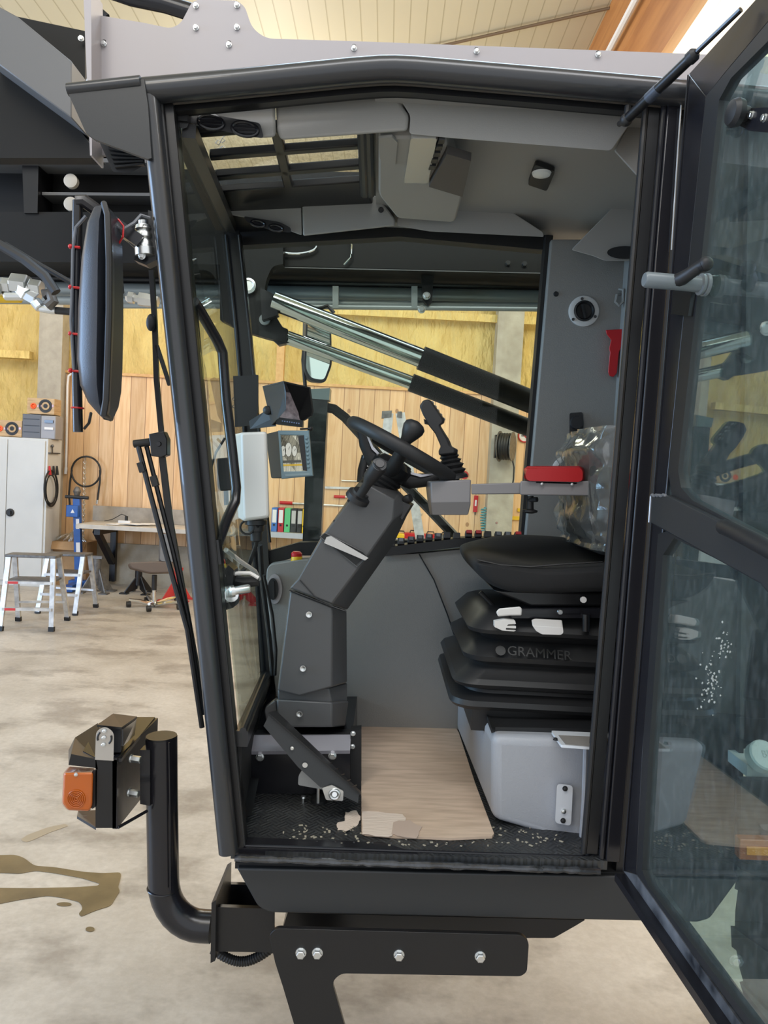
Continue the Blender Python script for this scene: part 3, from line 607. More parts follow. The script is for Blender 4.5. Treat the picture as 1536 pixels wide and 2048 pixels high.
one('yellow_clamp', MB().box(P(1040, 1020, 10.135), (.07, .03, .045)), YEL, 'small yellow clamp above the short yellow level', 'clamp')
one('suction_cup', MB().lathe(P(989, 1046, 10.0), (0.2, -1, .1), [(0, .05), (.02, .045), (.03, .02), (.09, .015)], 14), mat('dusky_pink_plastic', (.30, .18, .17), .5), 'dusky round rubber cup hanging beside the blue spiral hose', 'cup')
m = MB(); m.tube([P(968 + 7 * math.sin(i * 1.3), 1015 + i * 1.1, 10.0 + .04 * math.cos(i * 1.3)) for i in range(44)], .008, 5)
one('spiral_air_hose', m, mat('turquoise_hose', (.10, .33, .36), .4), 'turquoise spiral air hose hanging beside the concrete post', 'hose')
t = thing('wall_reel', 'red ring of a small hose reel behind the joystick bellows', 'reel', P(929, 955, 10.135)); part('reel_ring', MB().torus(P(929, 950, 10.135), (0, 1, 0), .045, .010, 20, 6), REDP, t)
# ================================================================== the cab shell
def off(pts, dx, dy=0): return [(x + dx, y + dy) for x, y in pts]
def rail(pts, Y, w, d, mb=None):
    """a bar following a pixel polyline on plane Y: w wide in the frame plane, d deep"""
    mb = mb or MB(); V = pp(pts, Y)
    secs = []
    for i, p in enumerate(V):
        a = V[max(i - 1, 0)]; b = V[min(i + 1, len(V) - 1)]; t = (b - a).normalized(); nn = t.cross(Yv).normalized() * (w / 2)
        secs.append([p + nn, p - nn, p - nn + Yv * d, p + nn + Yv * d])
    return mb.loft(secs)
FL = Plane(P(490, 1685, 1.68), P(1160, 1700, 1.68), P(720, 1457, 2.42))       # cab floor
CF = Plane(P(345, 210, 1.70), P(785, 190, 1.70), P(790, 445, 2.50))           # roof, front pitch
CB = Plane(P(785, 190, 1.70), P(1290, 215, 1.70), P(790, 445, 2.50))          # roof, rear pitch
for pl in (CF, CB):
    if pl.n.z < 0: pl.n = -pl.n
if FL.n.z < 0: FL.n = -FL.n

cabt = thing('vehicle_cab', 'black operator cab of a working machine, door wide open', 'vehicle cab', (0.0, 2.1, 0.62))
roofl = [(283, 183), (480, 165), (700, 143), (760, 138.5), (790, 138), (830, 140), (1100, 163), (1370, 187), (1580, 205)]
part('roof_beam', MB().tube(pp(roofl, 1.63), 0.0265, 20), TUBEP, cabt)
pilA = [(300, 186), (457, 1700)]
part('front_pillar', MB().tube([P(298, 178, 1.63), P(379, 940, 1.63), P(457, 1704, 1.63)], 0.0215, 20), TUBEP, cabt)
m = MB(); rail([(333, 200), (476, 1696)], 1.645, 0.026, 0.05, m)
part('front_pillar_flange', m, SAT, cabt)
part('door_seal', MB().tube(pp([(322, 195), (465, 1694)], 1.64), 0.0042, 8), RUB, cabt); part('door_seal', MB().tube(pp([(344, 212), (488, 1690)], 1.65), 0.0042, 8), RUB, cabt)
m = MB(); rail([(p[0], p[1] + 33) for p in roofl[:-1]], 1.66, 0.026, 0.02, m); part('roof_flange', m, SAT, cabt)
part('door_seal', MB().tube(pp([(p[0], p[1] + 29) for p in roofl[:-1]], 1.65), 0.0042, 8), mat('tan_grey_seal', (.07, .06, .05), .45), cabt)
m = MB(); rail([(p[0] + 6, p[1] + 45) for p in roofl[:-1]], 1.69, 0.016, 0.012, m); part('inner_roof_trim', m, MATTE, cabt)
# rear pillar near side
def rp(dx0, dx1): return [(1286 + dx0, 205), (1161 + dx1, 1706)]
part('door_seal', MB().tube(pp(rp(6, 6), 1.655), 0.0065, 8), RUB, cabt)
m = MB(); rail([(1311, 196), (1184, 1708)], 1.65, 0.024, 0.05, m); part('rear_pillar', m, SAT, cabt)
part('rear_pillar_bead', MB().tube(pp([(1330, 190), (1203, 1716)], 1.645), 0.0068, 10), BLK, cabt)
m = MB(); rail([(1353, 180), (1226, 1725)], 1.635, 0.032, 0.07, m); part('rear_pillar_post', m, BLK, cabt, bevel=0.003)
part('worn_edge', MB().tube(pp([(1364, 186), (1357, 280), (1348, 420), (1343, 500)], 1.628), 0.0016, 6), ALU, cabt, label='bare metal wear along the post edge')
# quarter panel behind the door hinge, rear corner post
m = MB().ppx([(1336, 200), (1520, 214), (1478, 1752), (1232, 1744)], 1.675, 0.03); part('rear_quarter_panel', m, SAT, cabt)
m = MB(); rail([(1503, 205), (1479, 1752)], 1.655, 0.010, 0.02, m); part('rear_corner_post', m, GRAPH, cabt)
# sill
m = MB(); rail([(470, 1704), (1205, 1731)], 1.645, 0.020, 0.05, m); part('sill', m, BLK, cabt)
part('sill_lip', MB().tube(pp([(486, 1691), (1178, 1714)], 1.655), 0.0036, 8), BLK, cabt)
m = MB().tube([P(470 + 730 * i / 60.0, 1717 + 25 * i / 60.0 + random.uniform(-1, 1), 1.628) for i in range(61)], [0.0075 + random.uniform(-.0014, .0012) for _ in range(61)], 10)
part('scuffed_sill_rail', m, mat('scuffed_black_paint', (.012, .013, .015), .2, col2=(.045, .05, .06), vscale=45, coat=.6), cabt)
m = MB(); rail([(470, 1731), (1478, 1757)], 1.67, 0.014, 0.06, m); part('sill_shadow_gap', m, MATTE, cabt)
# skirt
sk = [(473, 1737), (1478, 1758), (1466, 1775), (1420, 1838, 8), (1395, 1845), (540, 1826, 14), (516, 1815, 16)]
part('side_skirt', MB().ppx([(x, y, r[0] if r else 0) for x, y, *r in sk], 1.655, 0.03, 1), GRAPH, cabt, bevel=0.004)
part('lower_frame_beam', MB().ppx([(575, 1826), (1170, 1840), (1152, 1851), (1108, 1876, 4), (1050, 1876), (560, 1876)], 1.76, 0.12, 1), SAT, cabt)
part('underbody', MB().prism([FL(478, 1690, -0.14), FL(1210, 1712, -0.14), FL(1010, 1450, -0.14), FL(520, 1450, -0.14)], (0, 0, -0.03)), MATTE, cabt)
# floor
part('cab_floor', MB().prism([FL(462, 1700), FL(1215, 1722), FL(1010, 1440), FL(520, 1440)], (0, 0, -0.02)), CHECK, cabt)
for k in range(17):
    part('floor_screw', MB().cyl(FL(560 + 37 * k, 1683 + .6 * k, .0002), FL(560 + 37 * k, 1683 + .6 * k, .0014), .0026, 8), RUB, cabt)
# rear wall (out of sight behind the pillar) and far side
XR = 0.64
part('rear_wall', MB().box((XR + 0.12, 2.16, 1.62), (0.03, 0.82, 1.80)), VINYL, cabt)
# far side frames
m = MB(); rail([(462, 462), (482, 650), (519, 1062), (538, 1400)], 2.50, 0.050, 0.06, m); part('far_front_pillar', m, SAT, cabt)
part('far_pillar_seal', MB().tube(pp([(452, 470), (472, 660), (505, 1062), (527, 1350)], 2.49), 0.006, 8), RUB, cabt)
part('far_pillar_seal', MB().tube(pp([(478, 470), (498, 660), (540, 1085)], 2.49), 0.005, 8), BLK, cabt)
m = MB(); rail([(1098, 470), (1044, 1100)], 2.52, 0.018, 0.05, m); part('far_window_frame', m, MATTE, cabt)
m = MB(); rail([(470, 476), (800, 458), (1105, 486)], 2.56, 0.05, 0.05, m); part('far_window_frame', m, MATTE, cabt)
m = MB(); rail([(530, 1118), (600, 1098), (760, 1096), (905, 1091), (1060, 1085)], 2.52, 0.045, 0.05, m); part('far_window_frame', m, MATTE, cabt)
part('far_window_glass', MB().prism(pp([(470, 462), (1106, 470), (1046, 1100), (545, 1110)], 2.58), (0, .005, 0)), TINT, cabt)
# far rear panel (upholstered) with vents
fp = part('far_rear_panel', MB().ppx([(1102, 478), (1420, 478), (1400, 1130), (1046, 1120)], 2.50, 0.04), VINYL, cabt, bevel=0.006)
# windscreen and its frame
wa, wb, wc, wd = P(350, 222, 1.67), P(481, 1476, 1.67), P(529, 1352, 2.49), P(450, 463, 2.49)
part('windscreen', MB().prism([wa, wb, wc, wd], (0.004, 0, 0)), WTINT, cabt)
part('windscreen_lower_frame', MB().bar(P(482, 1478, 1.67), P(534, 1352, 2.50), 0.03, 0.035).tube([P(486, 1462, 1.67), P(532, 1350, 2.44)], 0.008, 8), SAT, cabt)
part('windscreen_upper_frame', MB().bar(P(352, 226, 1.68), P(447, 452, 2.50), 0.05, 0.03).bar(P(378, 262, 1.70), P(462, 455, 2.46), 0.03, 0.03).tube([P(366, 246, 1.69), P(452, 440, 2.48)], 0.012, 8), SAT, cabt)
part('front_bulkhead', MB().prism([P(484, 1482, 1.68), P(534, 1356, 2.50), FL(534, 1440, 0), FL(478, 1690, 0)], (-0.02, 0, 0)), MATTE, cabt)
# ---- roof: skylight bars, headliner
def CFp(pts, o=0.0): return [CF(p[0], p[1], o) for p in pts]
def CBp(pts, o=0.0): return [CB(p[0], p[1], o) for p in pts]
m = MB()
for pts in ([(352, 212), (372, 212), (466, 452), (446, 452)], [(336, 200), (800, 176), (800, 196), (346, 224)], [(440, 384), (725, 364), (770, 462), (452, 470)], [(716, 262), (752, 262), (760, 392), (722, 392)],
            [(540, 262), (562, 262), (586, 378), (568, 380)], [(380, 268), (560, 258), (720, 250), (720, 258), (560, 266), (384, 274)]):
    m.prism(CFp(pts, 0.012), (0, 0, 0.022))
for (a, b) in (((395, 268), (725, 244)), ((418, 314), (723, 291)), ((430, 354), (722, 331))):
    m.prism(CFp([a, b, (b[0], b[1] + 9), (a[0] + 3, a[1] + 9)], 0.012), (0, 0, 0.022))
part('skylight_frame', m, SAT, cabt, bevel=0.004)
part('skylight_glass', MB().prism(CFp([(360, 200), (735, 180), (758, 420), (455, 440)], 0.055), (0, 0, 0.005)), DUSTG, cabt)
def chalk(pts): return MB().tube([CF(x, y, 0.053) for x, y in pts], 0.0011, 5)
for pts in ([(432, 307), (452, 305)], [(434, 300), (446, 292), (452, 298)], [(438, 290), (431, 286), (436, 280), (444, 286), (450, 281), (445, 276), (438, 290)], [(446, 274), (452, 270), (447, 266), (437, 272), (433, 268), (438, 264)]):
    part('chalk_digit', chalk(pts), WHITE, cabt)
part('skylight_blind', MB().tube([CF(724, 258, 0.0), CF(729, 388, 0.0)], 0.013, 10).tube([CF(737, 258, 0.0), CF(741, 388, 0.0)], 0.013, 10), GRAPH, cabt)
# ceiling panel, rear pitch
part('headliner', MB().prism(CBp([(750, 188), (1330, 205), (1330, 520), (1140, 492), (1092, 474), (790, 466), (752, 440)], 0.004), (0, 0, 0.03)), HEAD, cabt)
part('roof_skin', MB().prism(CBp([(740, 184), (1500, 215), (1420, 520), (790, 466), (752, 440)], 0.05), (0, 0, 0.03)), SAT, cabt)
# padded bolster along the near edge
def zpl(px, py, z): return G(px, py, CAM.z + z)
zn = 0.845
m = MB().loft([pp([(366, 212), (551, 196), (552, 275), (520, 277), (440, 252)], 1.73), pp([(366, 212), (551, 198), (549, 262), (520, 266), (440, 246)], 1.85)]); part('bolster', m, HEAD, cabt, bevel=0.008)
m = MB().lpx([(rnd([(551, 194), (782, 177), (818, 232), (815, 262), (562, 280), (554, 262)], 8), 1.74), (rnd([(551, 194), (782, 177), (818, 232), (815, 262), (562, 280), (554, 262)], 8), 1.78), (rnd([(562, 214), (780, 196), (814, 236), (810, 250), (566, 268), (560, 260)], 8), 1.90)]); part('bolster', m, HEAD, cabt, bevel=0.012, seg=3)
m = MB().lpx([(rnd([(787, 177), (1272, 202), (1262, 245), (1222, 302), (900, 276), (818, 268), (821, 232)], 8), 1.74), (rnd([(787, 177), (1272, 202), (1262, 245), (1222, 302), (900, 276), (818, 268), (821, 232)], 8), 1.78), (rnd([(796, 198), (1262, 220), (1256, 242), (1214, 288), (900, 262), (826, 254), (826, 236)], 8), 1.90)]); part('bolster', m, HEAD, cabt, bevel=0.012, seg=3)
m = MB().lpx([(rnd([(1228, 302), (1258, 246), (1262, 196), (1330, 204), (1330, 350), (1290, 370)], 4), 1.80), (rnd([(1228, 302), (1258, 246), (1262, 196), (1330, 204), (1330, 350), (1290, 370)], 4), 2.0)]); part('bolster', m, HEAD, cabt, bevel=0.012)
# rear corner bolster with speaker
m = MB().lpx([(rnd([(1142, 500), (1300, 338), (1330, 338), (1330, 522), (1210, 522), (1186, 512)], 6), 2.30), (rnd([(1142, 500), (1300, 338), (1330, 338), (1330, 522), (1210, 522), (1186, 512)], 6), 2.50)]); part('bolster', m, HEAD, cabt, bevel=0.014, seg=3)
part('roof_speaker', MB().lpx([(circ(1250, 505, 36, 13), 2.285), (circ(1250, 505, 36, 13), 2.32)]), RUB, cabt)
# far bolsters
m = MB().lpx([(rnd([(604, 398, 4), (640, 386), (700, 388), (756, 392), (790, 438), (790, 452), (606, 472)], 5), 2.36), (rnd([(604, 398), (640, 386), (700, 388), (756, 392), (790, 438), (790, 452), (606, 472)], 5), 2.52)]); part('bolster', m, HEAD, cabt, bevel=0.012, seg=3)
m = MB().lpx([(rnd([(452, 416), (560, 404), (602, 400), (604, 471), (580, 462), (528, 442), (462, 430)], 4), 2.37), (rnd([(452, 416), (560, 404), (602, 400), (604, 471), (580, 462), (528, 442), (462, 430)], 4), 2.52)]); part('bolster', m, HEAD, cabt, bevel=0.01)
m = MB().lpx([(rnd([(794, 452), (795, 436), (910, 395), (990, 402), (1086, 464), (1088, 474), (860, 463)], 4), 2.38), (rnd([(794, 452), (795, 436), (910, 395), (990, 402), (1086, 464), (1088, 474), (860, 463)], 4), 2.52)]); part('bolster', m, HEAD, cabt, bevel=0.01)
# air vents in the bolster
def vent(pts, rings, Y):
    v = part('vent_panel', MB().lpx([(rnd(pts, 7), Y), (rnd(pts, 7), Y + .012)]), RUBM, cabt)
    for cx, cy, rx, ry in rings:
        sub_part('vent_nozzle', MB().tube([P(x, y, Y - .002) for x, y in circ(cx, cy, rx, ry, 24, .2)], .004, 7, closed=True), BLK, v)
        m = MB()
        for k in (-1, 0, 1): m.bar(P(cx - rx * .9, cy + k * ry * .45, Y - .001), P(cx + rx * .9, cy + k * ry * .45 + 2, Y - .001), .003, .004)
        sub_part('vent_slat', m, BLK, v)
vent([(352, 226), (395, 224), (520, 246), (528, 276), (500, 274), (400, 252), (364, 240)], [(422, 244, 26, 14), (490, 258, 26, 14)], 1.72)
vent([(486, 432), (560, 444), (582, 456), (582, 466), (540, 460), (496, 446)], [(516, 447, 14, 6), (552, 456, 14, 6)], 2.35)
part('grab_handle', MB().tube([P(388, 604, 1.68), P(396, 615, 1.70), P(434, 680, 1.78), P(445, 705, 1.80), P(452, 800, 1.80), P(464, 900, 1.80), P(472, 975, 1.80), P(470, 1004, 1.79), P(452, 1042, 1.74), P(432, 1096, 1.68)], 0.0125, 12), BLK, cabt)
part('grab_handle_foot', MB().tube([P(430, 1080, 1.67), P(436, 1128, 1.67)], .014, 8), SAT, cabt)

# padded console on the far side
t = cabt
con = [(534, 1130, 14), (600, 1120), (845, 1106), (925, 1098), (1200, 1092), (1200, 1462), (700, 1459), (556, 1420), (545, 1330, 20), (540, 1240, 20), (532, 1180, 10)]
part('side_console', MB().lpx([(rnd(con, 2), 2.42), (rnd(con, 2), 2.43), (rnd([(p[0] * .965 + 22, p[1] * .972 + 27) + tuple(p[2:]) for p in con], 2), 2.52)]), VINYL, t, bevel=0.016, seg=3)
part('console_seam', MB().tube([P(838, 1108, 2.417), P(868, 1160, 2.417), (P(895, 1230, 2.417)), P(922, 1312, 2.417)], .0022, 6), RUB, t)
# vent ring on console corner
v = part('console_vent', MB().lpx([(circ(549, 1178, 15, 30, 24), 2.405), (circ(549, 1178, 15, 30, 24), 2.425)]), GREYP, t)
sub_part('vent_nozzle', MB().lpx([(circ(546, 1178, 11, 22, 20), 2.395), (circ(546, 1178, 11, 22, 20), 2.41)]).bar(P(546, 1162, 2.39), P(547, 1196, 2.39), .008, .008, (0, 1, 0)), RUB, v)
for k, (x, y, full) in enumerate(((1167, 623, 1), (1133, 942, 1))):
    v = part('panel_vent', MB().lathe(P(x, y, 2.50), (0, -1, 0), [(0, .050), (.006, .050), (.008, .046), (.008, .033), (0.0, .031)], 30, cap=True), mat('vent_ring_white', (.58, .58, .57), .45), cabt)
    sub_part('vent_nozzle', MB().lathe(P(x, y, 2.50), (0, -1, 0), [(.0, .034), (.012, .034), (.014, .029), (.006, .024), (.004, .006)], 24).bar(P(x - 3, y - 14, 2.488), P(x + 3, y + 14, 2.488), .006, .008, (0, 1, 0)), RUB, v)
    for a_ in (100, 220, 340): sub_part('vent_screw', MB().cyl(P(x, y, 2.492) + Vector((math.cos(R(a_)) * .042, 0, math.sin(R(a_)) * .042)), P(x, y, 2.488) + Vector((math.cos(R(a_)) * .042, 0, math.sin(R(a_)) * .042)), .005, 8), RUB, v)
part('socket_plate', MB().lpx([(rnd([(1139, 826), (1165, 824), (1167, 845), (1166, 870), (1139, 871)], 4), 2.49), (rnd([(1139, 826), (1165, 824), (1167, 845), (1166, 870), (1139, 871)], 4), 2.505)]).lathe(P(1152, 846, 2.49), (0, -1, 0), [(0, .022), (.015, .020)], 14), RUBM, cabt)
part('panel_hook', MB().tube([P(1238, 578, 2.48), P(1247, 580, 2.47), P(1246, 604, 2.47), P(1238, 611, 2.47), P(1231, 604, 2.47), P(1234, 590, 2.475), P(1242, 588, 2.48)], .005, 7), VINYL, cabt)
part('panel_plug', MB().lathe(P(1112, 588, 2.50), (0, -1, 0), [(0, .009), (.004, .007)], 10), RUB, cabt); part('panel_plug', MB().lathe(P(762, 420, 2.36), (0, -1, -.2), [(0, .009), (.006, .007)], 10), RUB, cabt)
# roof lamp
lc = CB(1085, 345, -0.002); dn = -CB.n
ex = (CB(1110, 345, 0) - CB(1060, 345, 0)).normalized(); rot = Matrix.Rotation(R(14), 3, dn)
l_ = part('roof_lamp', MB().prism([CB(x, y, -0.001) for x, y in rnd([(1071, 320), (1111, 334), (1094, 374), (1056, 361)], 5)], (0, 0, -0.012)), RUB, cabt)
sub_part('lamp_lens', MB().lathe(CB(1083, 346, -0.014), dn, [(0, .026), (.006, .023), (.010, .012)], 18), mat('frosted_lens', (.8, .82, .8), .2, bump=.6, bscale=120), l_)
# overhead unit
zu = 0.79
def U(pts, z): return [zpl(x, y, z) for x, y in pts]
ou = part('overhead_unit', MB().prism(U(rnd([(757, 276), (890, 276), (925, 392), (910, 446, 10), (795, 437, 6), (757, 390, 8)], 5), zu), (0, 0, 0.09)), HEAD, cabt, bevel=0.006)
sub_part('radio_plate', MB().prism(U(rnd([(822, 277), (874, 277), (856, 367), (808, 366)], 4), zu - 0.012), (0, 0, 0.012)), mat('warm_silver_plate', (.50, .49, .46), .25, .5), ou)
sub_part('sun_visor_tab', MB().prism(U([(757, 277), (784, 274), (795, 286), (790, 333), (760, 318)], zu - .006), (0, 0, .006)), HEAD, ou)
sub_part('storage_lip', MB().prism(U([(894, 308), (942, 322), (925, 394), (858, 374)], zu - 0.02), (0, 0, 0.02)), mat('dark_brown_vinyl', (.075, .068, .066), .55), ou)
m = MB()
for k in range(5): m.prism(U([(878 - 4.5 * k, 280 + 13 * k), (890 - 4.5 * k, 280 + 13 * k), (888 - 4.5 * k, 288 + 13 * k), (875 - 4.5 * k, 288 + 13 * k)], zu - .015), (0, 0, .014))
sub_part('radio_key', m, RUB, ou)
# front deck (pedal box)
pb = MB().ppx([(478, 1502), (700, 1502), (700, 1588), (478, 1588)], 1.93, 0.6); part('pedal_box', pb, BLK, cabt)
part('deck_edge', MB().prism([P(480, 1503, 1.925), P(700, 1501, 1.925), P(702, 1469, 1.99), P(486, 1470, 1.99)], (0, 0.004, -.01)), mat('bright_step_edge', (.42, .41, .46), .38, .3), cabt, label='bright metal strip along the deck edge')
part('deck_mat', MB().prism([P(486, 1469, 1.992), P(702, 1468, 1.992), P(706, 1436, 2.40), P(522, 1436, 2.40)], (0, 0, -.03)), RUBM, cabt)
part('deck_flange', MB().ppx([(701, 1462), (722, 1460), (722, 1590), (700, 1590)], 1.97, .04), MATTE, cabt)
bolts(cabt, [P(520, 1514, 1.93), P(665, 1511, 1.93)], (0, -1, 0), .0095, ZINC); bolts(cabt, [P(706, 1467, 1.97), P(705, 1493, 1.97)], (0, -1, 0), .006, ZINC)
part('corner_plate', MB().prism([P(483, 1556, 1.90), P(518, 1556, 1.90), P(504, 1626, 1.76), P(486, 1640, 1.74)], (-0.03, 0, 0)), SAT, cabt)
# seat plinth
zt0 = P(985, 1475, 1.76).z
px0 = P(985, 1475, 1.76).x
hw = [P(985, 1472, 1.76), P(1250, 1480, 1.76), P(1250, 1704, 1.745), P(1165, 1694, 1.745), P(985, 1641, 1.785)]
bk = [P(916, 1342, 2.415), P(1100, 1345, 2.415), P(1100, 1470, 2.415), P(1050, 1468, 2.415), P(913, 1460, 2.415)]
part('seat_plinth', MB().loft([hw, bk]), BOXV, cabt, bevel=0.022, seg=4)
part('plinth_piping', MB().tube(pp([(1172, 1482), (1168, 1600), (1163, 1680), (1150, 1690)], 1.742), .006, 8), BOXV, cabt)
k_ = part('key_plate', MB().lpx([(rnd([(1114, 1567), (1146, 1571), (1142, 1652), (1110, 1646)], 8), 1.742), (rnd([(1114, 1567), (1146, 1571), (1142, 1652), (1110, 1646)], 8), 1.765)]), mat('pale_plate', (.60, .62, .66), .4), cabt)
for x, y, mt_ in ((1130, 1577, RUB), (1126, 1641, RUB), (1127, 1622, ZINC)): sub_part('screw', MB().hexbolt(P(x, y, 1.742), (0, -1, 0), .0055), mt_, k_)
fr = [(1102, 1466), (1190, 1470), (1190, 1500), (1122, 1495)]; inn = [(1117, 1471), (1186, 1474), (1186, 1494), (1131, 1489)]
zq = P(1140, 1482, 1.80).z
h_ = part('hatch_frame', MB().prism([G(x, y, zt0 + .012) for x, y in rnd(fr, 3)], (0, 0, .006)), mat('pale_hatch', (.66, .68, .71), .4), cabt)
sub_part('hatch_pocket', MB().prism([G(x, y, zt0 + .0185) for x, y in inn], (0, 0, .001)), mat('beige_pocket', (.26, .24, .22), .6), h_); sub_part('screw', MB().hexbolt(G(1111, 1480, zt0 + .018), (0, 0, 1), .005), RUB, h_)
# cables at the windscreen foot
part('wiring', MB().tube([P(515, 1050, 2.0), P(512, 1090, 2.05), P(498, 1130, 2.1), P(480, 1145, 2.0)], .006, 8), RUB, cabt)
part('wiring', MB().tube([P(452, 1100, 1.8), P(480, 1122, 1.95), P(510, 1142, 2.1), P(518, 1158, 2.2)], .006, 8), WHITE, cabt, label='white cable')
part('wiring', MB().tube([P(520, 1090, 2.3), P(524, 1160, 2.35), P(538, 1270, 2.4), P(545, 1350, 2.42)], .008, 8).tube([P(528, 1150, 2.3), P(545, 1230, 2.36), P(552, 1300, 2.38), P(550, 1350, 2.4)], .005, 8), RUB, cabt)

# ================================================================== outside fittings of the machine
# visor plate at the roof corner
t = thing('roof_visor', 'black folded visor plate welded at the front roof corner', 'visor', P(220, 250, 1.62))
part('visor_plate', MB().ppx([(134, 176), (288, 158), (296, 212), (303, 316), (296, 318), (188, 278), (172, 266), (136, 186)], 1.60, 0.012), GRAPH, t)
part('visor_fold', MB().tube([P(136, 180, 1.606), P(282, 164, 1.606)], 0.013, 12), TUBEP, t)
t = thing('work_lamp', 'ribbed black work lamp tucked under the roof visor', 'lamp', P(245, 310, 1.72))
part('lamp_housing', MB().lpx([(rnd([(198, 282), (220, 282), (288, 300), (290, 330), (262, 345), (226, 344)], 5), 1.69), (rnd([(206, 286), (228, 282), (286, 302), (286, 326), (262, 338), (232, 338)], 5), 1.80)]), RUB, t)
for k in range(6): part('cooling_rib', MB().bar(P(216 + 3 * k, 290 + 9 * k, 1.685), P(284 + 1 * k, 304 + 5 * k, 1.685), .004, .012, (0, 1, 0)), RUB, t)
# roof plate
t = thing('roof_guard_plate', 'long light grey bolted plate standing above the cab roof', 'plate', P(760, 110, 1.80))
rg = [(183, 28), (290, 46), (342, 57, 14), (362, 46, 10), (384, 4, 10), (398, -1), (474, 1, 8), (490, 14, 8), (504, 56, 22), (532, 77, 20), (700, 82), (1100, 97), (1580, 115), (1580, 190), (300, 178), (300, 190), (183, 200)]
part('guard_plate', MB().ppx([(x, y, r[0] if r else 0) for x, y, *r in rg], 1.80, 0.010, 1), GREYP, t)
part('guard_plate_tail', MB().ppx([(183, 196), (300, 186), (300, 250), (250, 310), (186, 311)], 1.802, .008), GREYP, t)
part('end_flange', MB().prism(pp([(166, -30), (182, -30), (184, 311), (180, 311)], 1.74), (0, .07, 0)), GREYP, t)
part('weld_bead', MB().tube([P(183 + random.uniform(-.6, .6), 20 + 3.2 * i, 1.796) for i in range(90)], [.0028 + random.uniform(-.0006, .0006) for _ in range(90)], 6), WHITE, t)
bp = [(208, 88), (458, 90), (708, 97), (953, 103), (1196, 110)]
for x, y in bp:
    part('slot', MB().ppx(rnd([(x - 3.5, y - 9), (x + 3.5, y - 9), (x + 3.5, y + 4), (x - 3.5, y + 4)], 3), 1.7985, .002), RUB, t)
bolts(t, [P(x, y, 1.799) for x, y in bp + [(392, 12), (474, 11), (392, 56), (474, 55)]], (0, -1, 0), .0058, ZINC, h=.006)
bolts(t, [P(178, 80, 1.77), P(178, 162, 1.77)], (1, -.6, 0), .006, ZINC)
# lower step bracket
t = thing('step_bracket', 'black bolted step bracket plate hanging below the cab', 'bracket', P(800, 1950, 1.62))
sb = [(538, 1870, 12), (552, 1857, 10), (1044, 1870, 12), (1058, 1884, 10), (1054, 1944, 12), (1042, 1953, 10), (682, 1947, 14), (664, 1964, 12), (700, 2090), (760, 2290), (660, 2290), (566, 1975), (550, 1925)]
part('bracket_plate', MB().ppx([(x, y, *r) for x, y, *r in sb], 1.62, 0.012, 1), SAT, t, bevel=.0015)
bolts(t, [P(602, 1905, 1.62), P(635, 1905, 1.62), P(798, 1909, 1.62), P(960, 1912, 1.62)], (0, -1, 0), .0105, ZINC, h=.009)
part('step_tread', MB().ppx([(640, 2270), (1000, 2270), (1000, 2295), (640, 2295)], 1.62, .2), SAT, t)
# hollow arm with lamp tube
t = thing('marker_support', 'black bent tube arm carrying the amber marker lamp', 'arm', P(330, 1860, 1.75))
arm = [P(323, 1474, 1.74), P(324, 1600, 1.74), P(327, 1762, 1.74)]
for k in range(1, 9):
    a_ = R(90 * k / 8); arm.append(P(327 + 78 * (1 - math.cos(a_)), 1762 + 90 * math.sin(a_), 1.74))
arm.append(P(424, 1853, 1.74))
part('arm_tube', MB().tube(arm, 0.0365, 20), BLK, t)
part('tube_cap', MB().cyl(P(323, 1478, 1.74), P(323, 1471, 1.74), 0.0355, 24), SAT, t)
part('weld_seam', MB().tube([P(338, 1485, 1.705), P(340, 1600, 1.705), P(341, 1780, 1.705)], .0022, 6).torus(P(327, 1775, 1.74), (0.03, 0, 1), .0372, .0018, 24, 6), BLK, t)
part('arm_flange', MB().ppx([(423, 1806), (432, 1800), (430, 1922), (421, 1926)], 1.66, .17), SAT, t)
part('arm_socket', MB().ppx([(432, 1814), (548, 1818), (548, 1900), (430, 1898)], 1.68, .012).prism([P(432, 1898, 1.68), P(548, 1900, 1.68), P(548, 1898, 1.86), P(440, 1896, 1.86)], (0, 0, -.006)).ppx([(444, 1768), (500, 1770), (560, 1900), (440, 1900)], 1.86, .012), SAT, t)
part('gusset', MB().prism([P(430, 1812, 1.68), P(443, 1770, 1.86), P(436, 1900, 1.86), P(428, 1900, 1.68)], (.006, 0, 0)), SAT, t)
hs = [P(425 + 120 * k / 24, 1898 + 27 * math.sin(math.pi * k / 24) - 4 * k / 24, 1.74) for k in range(25)]
hp_ = []
hr_ = []
for k in range(24):
    for j in range(4):
        hp_.append(hs[k].lerp(hs[k + 1], j / 4)); hr_.append(.0105 + (.0014 if j < 2 else 0))
one('corrugated_conduit', MB().tube(hp_, hr_, 10), RUB, 'black corrugated cable conduit sagging under the arm socket', 'conduit')
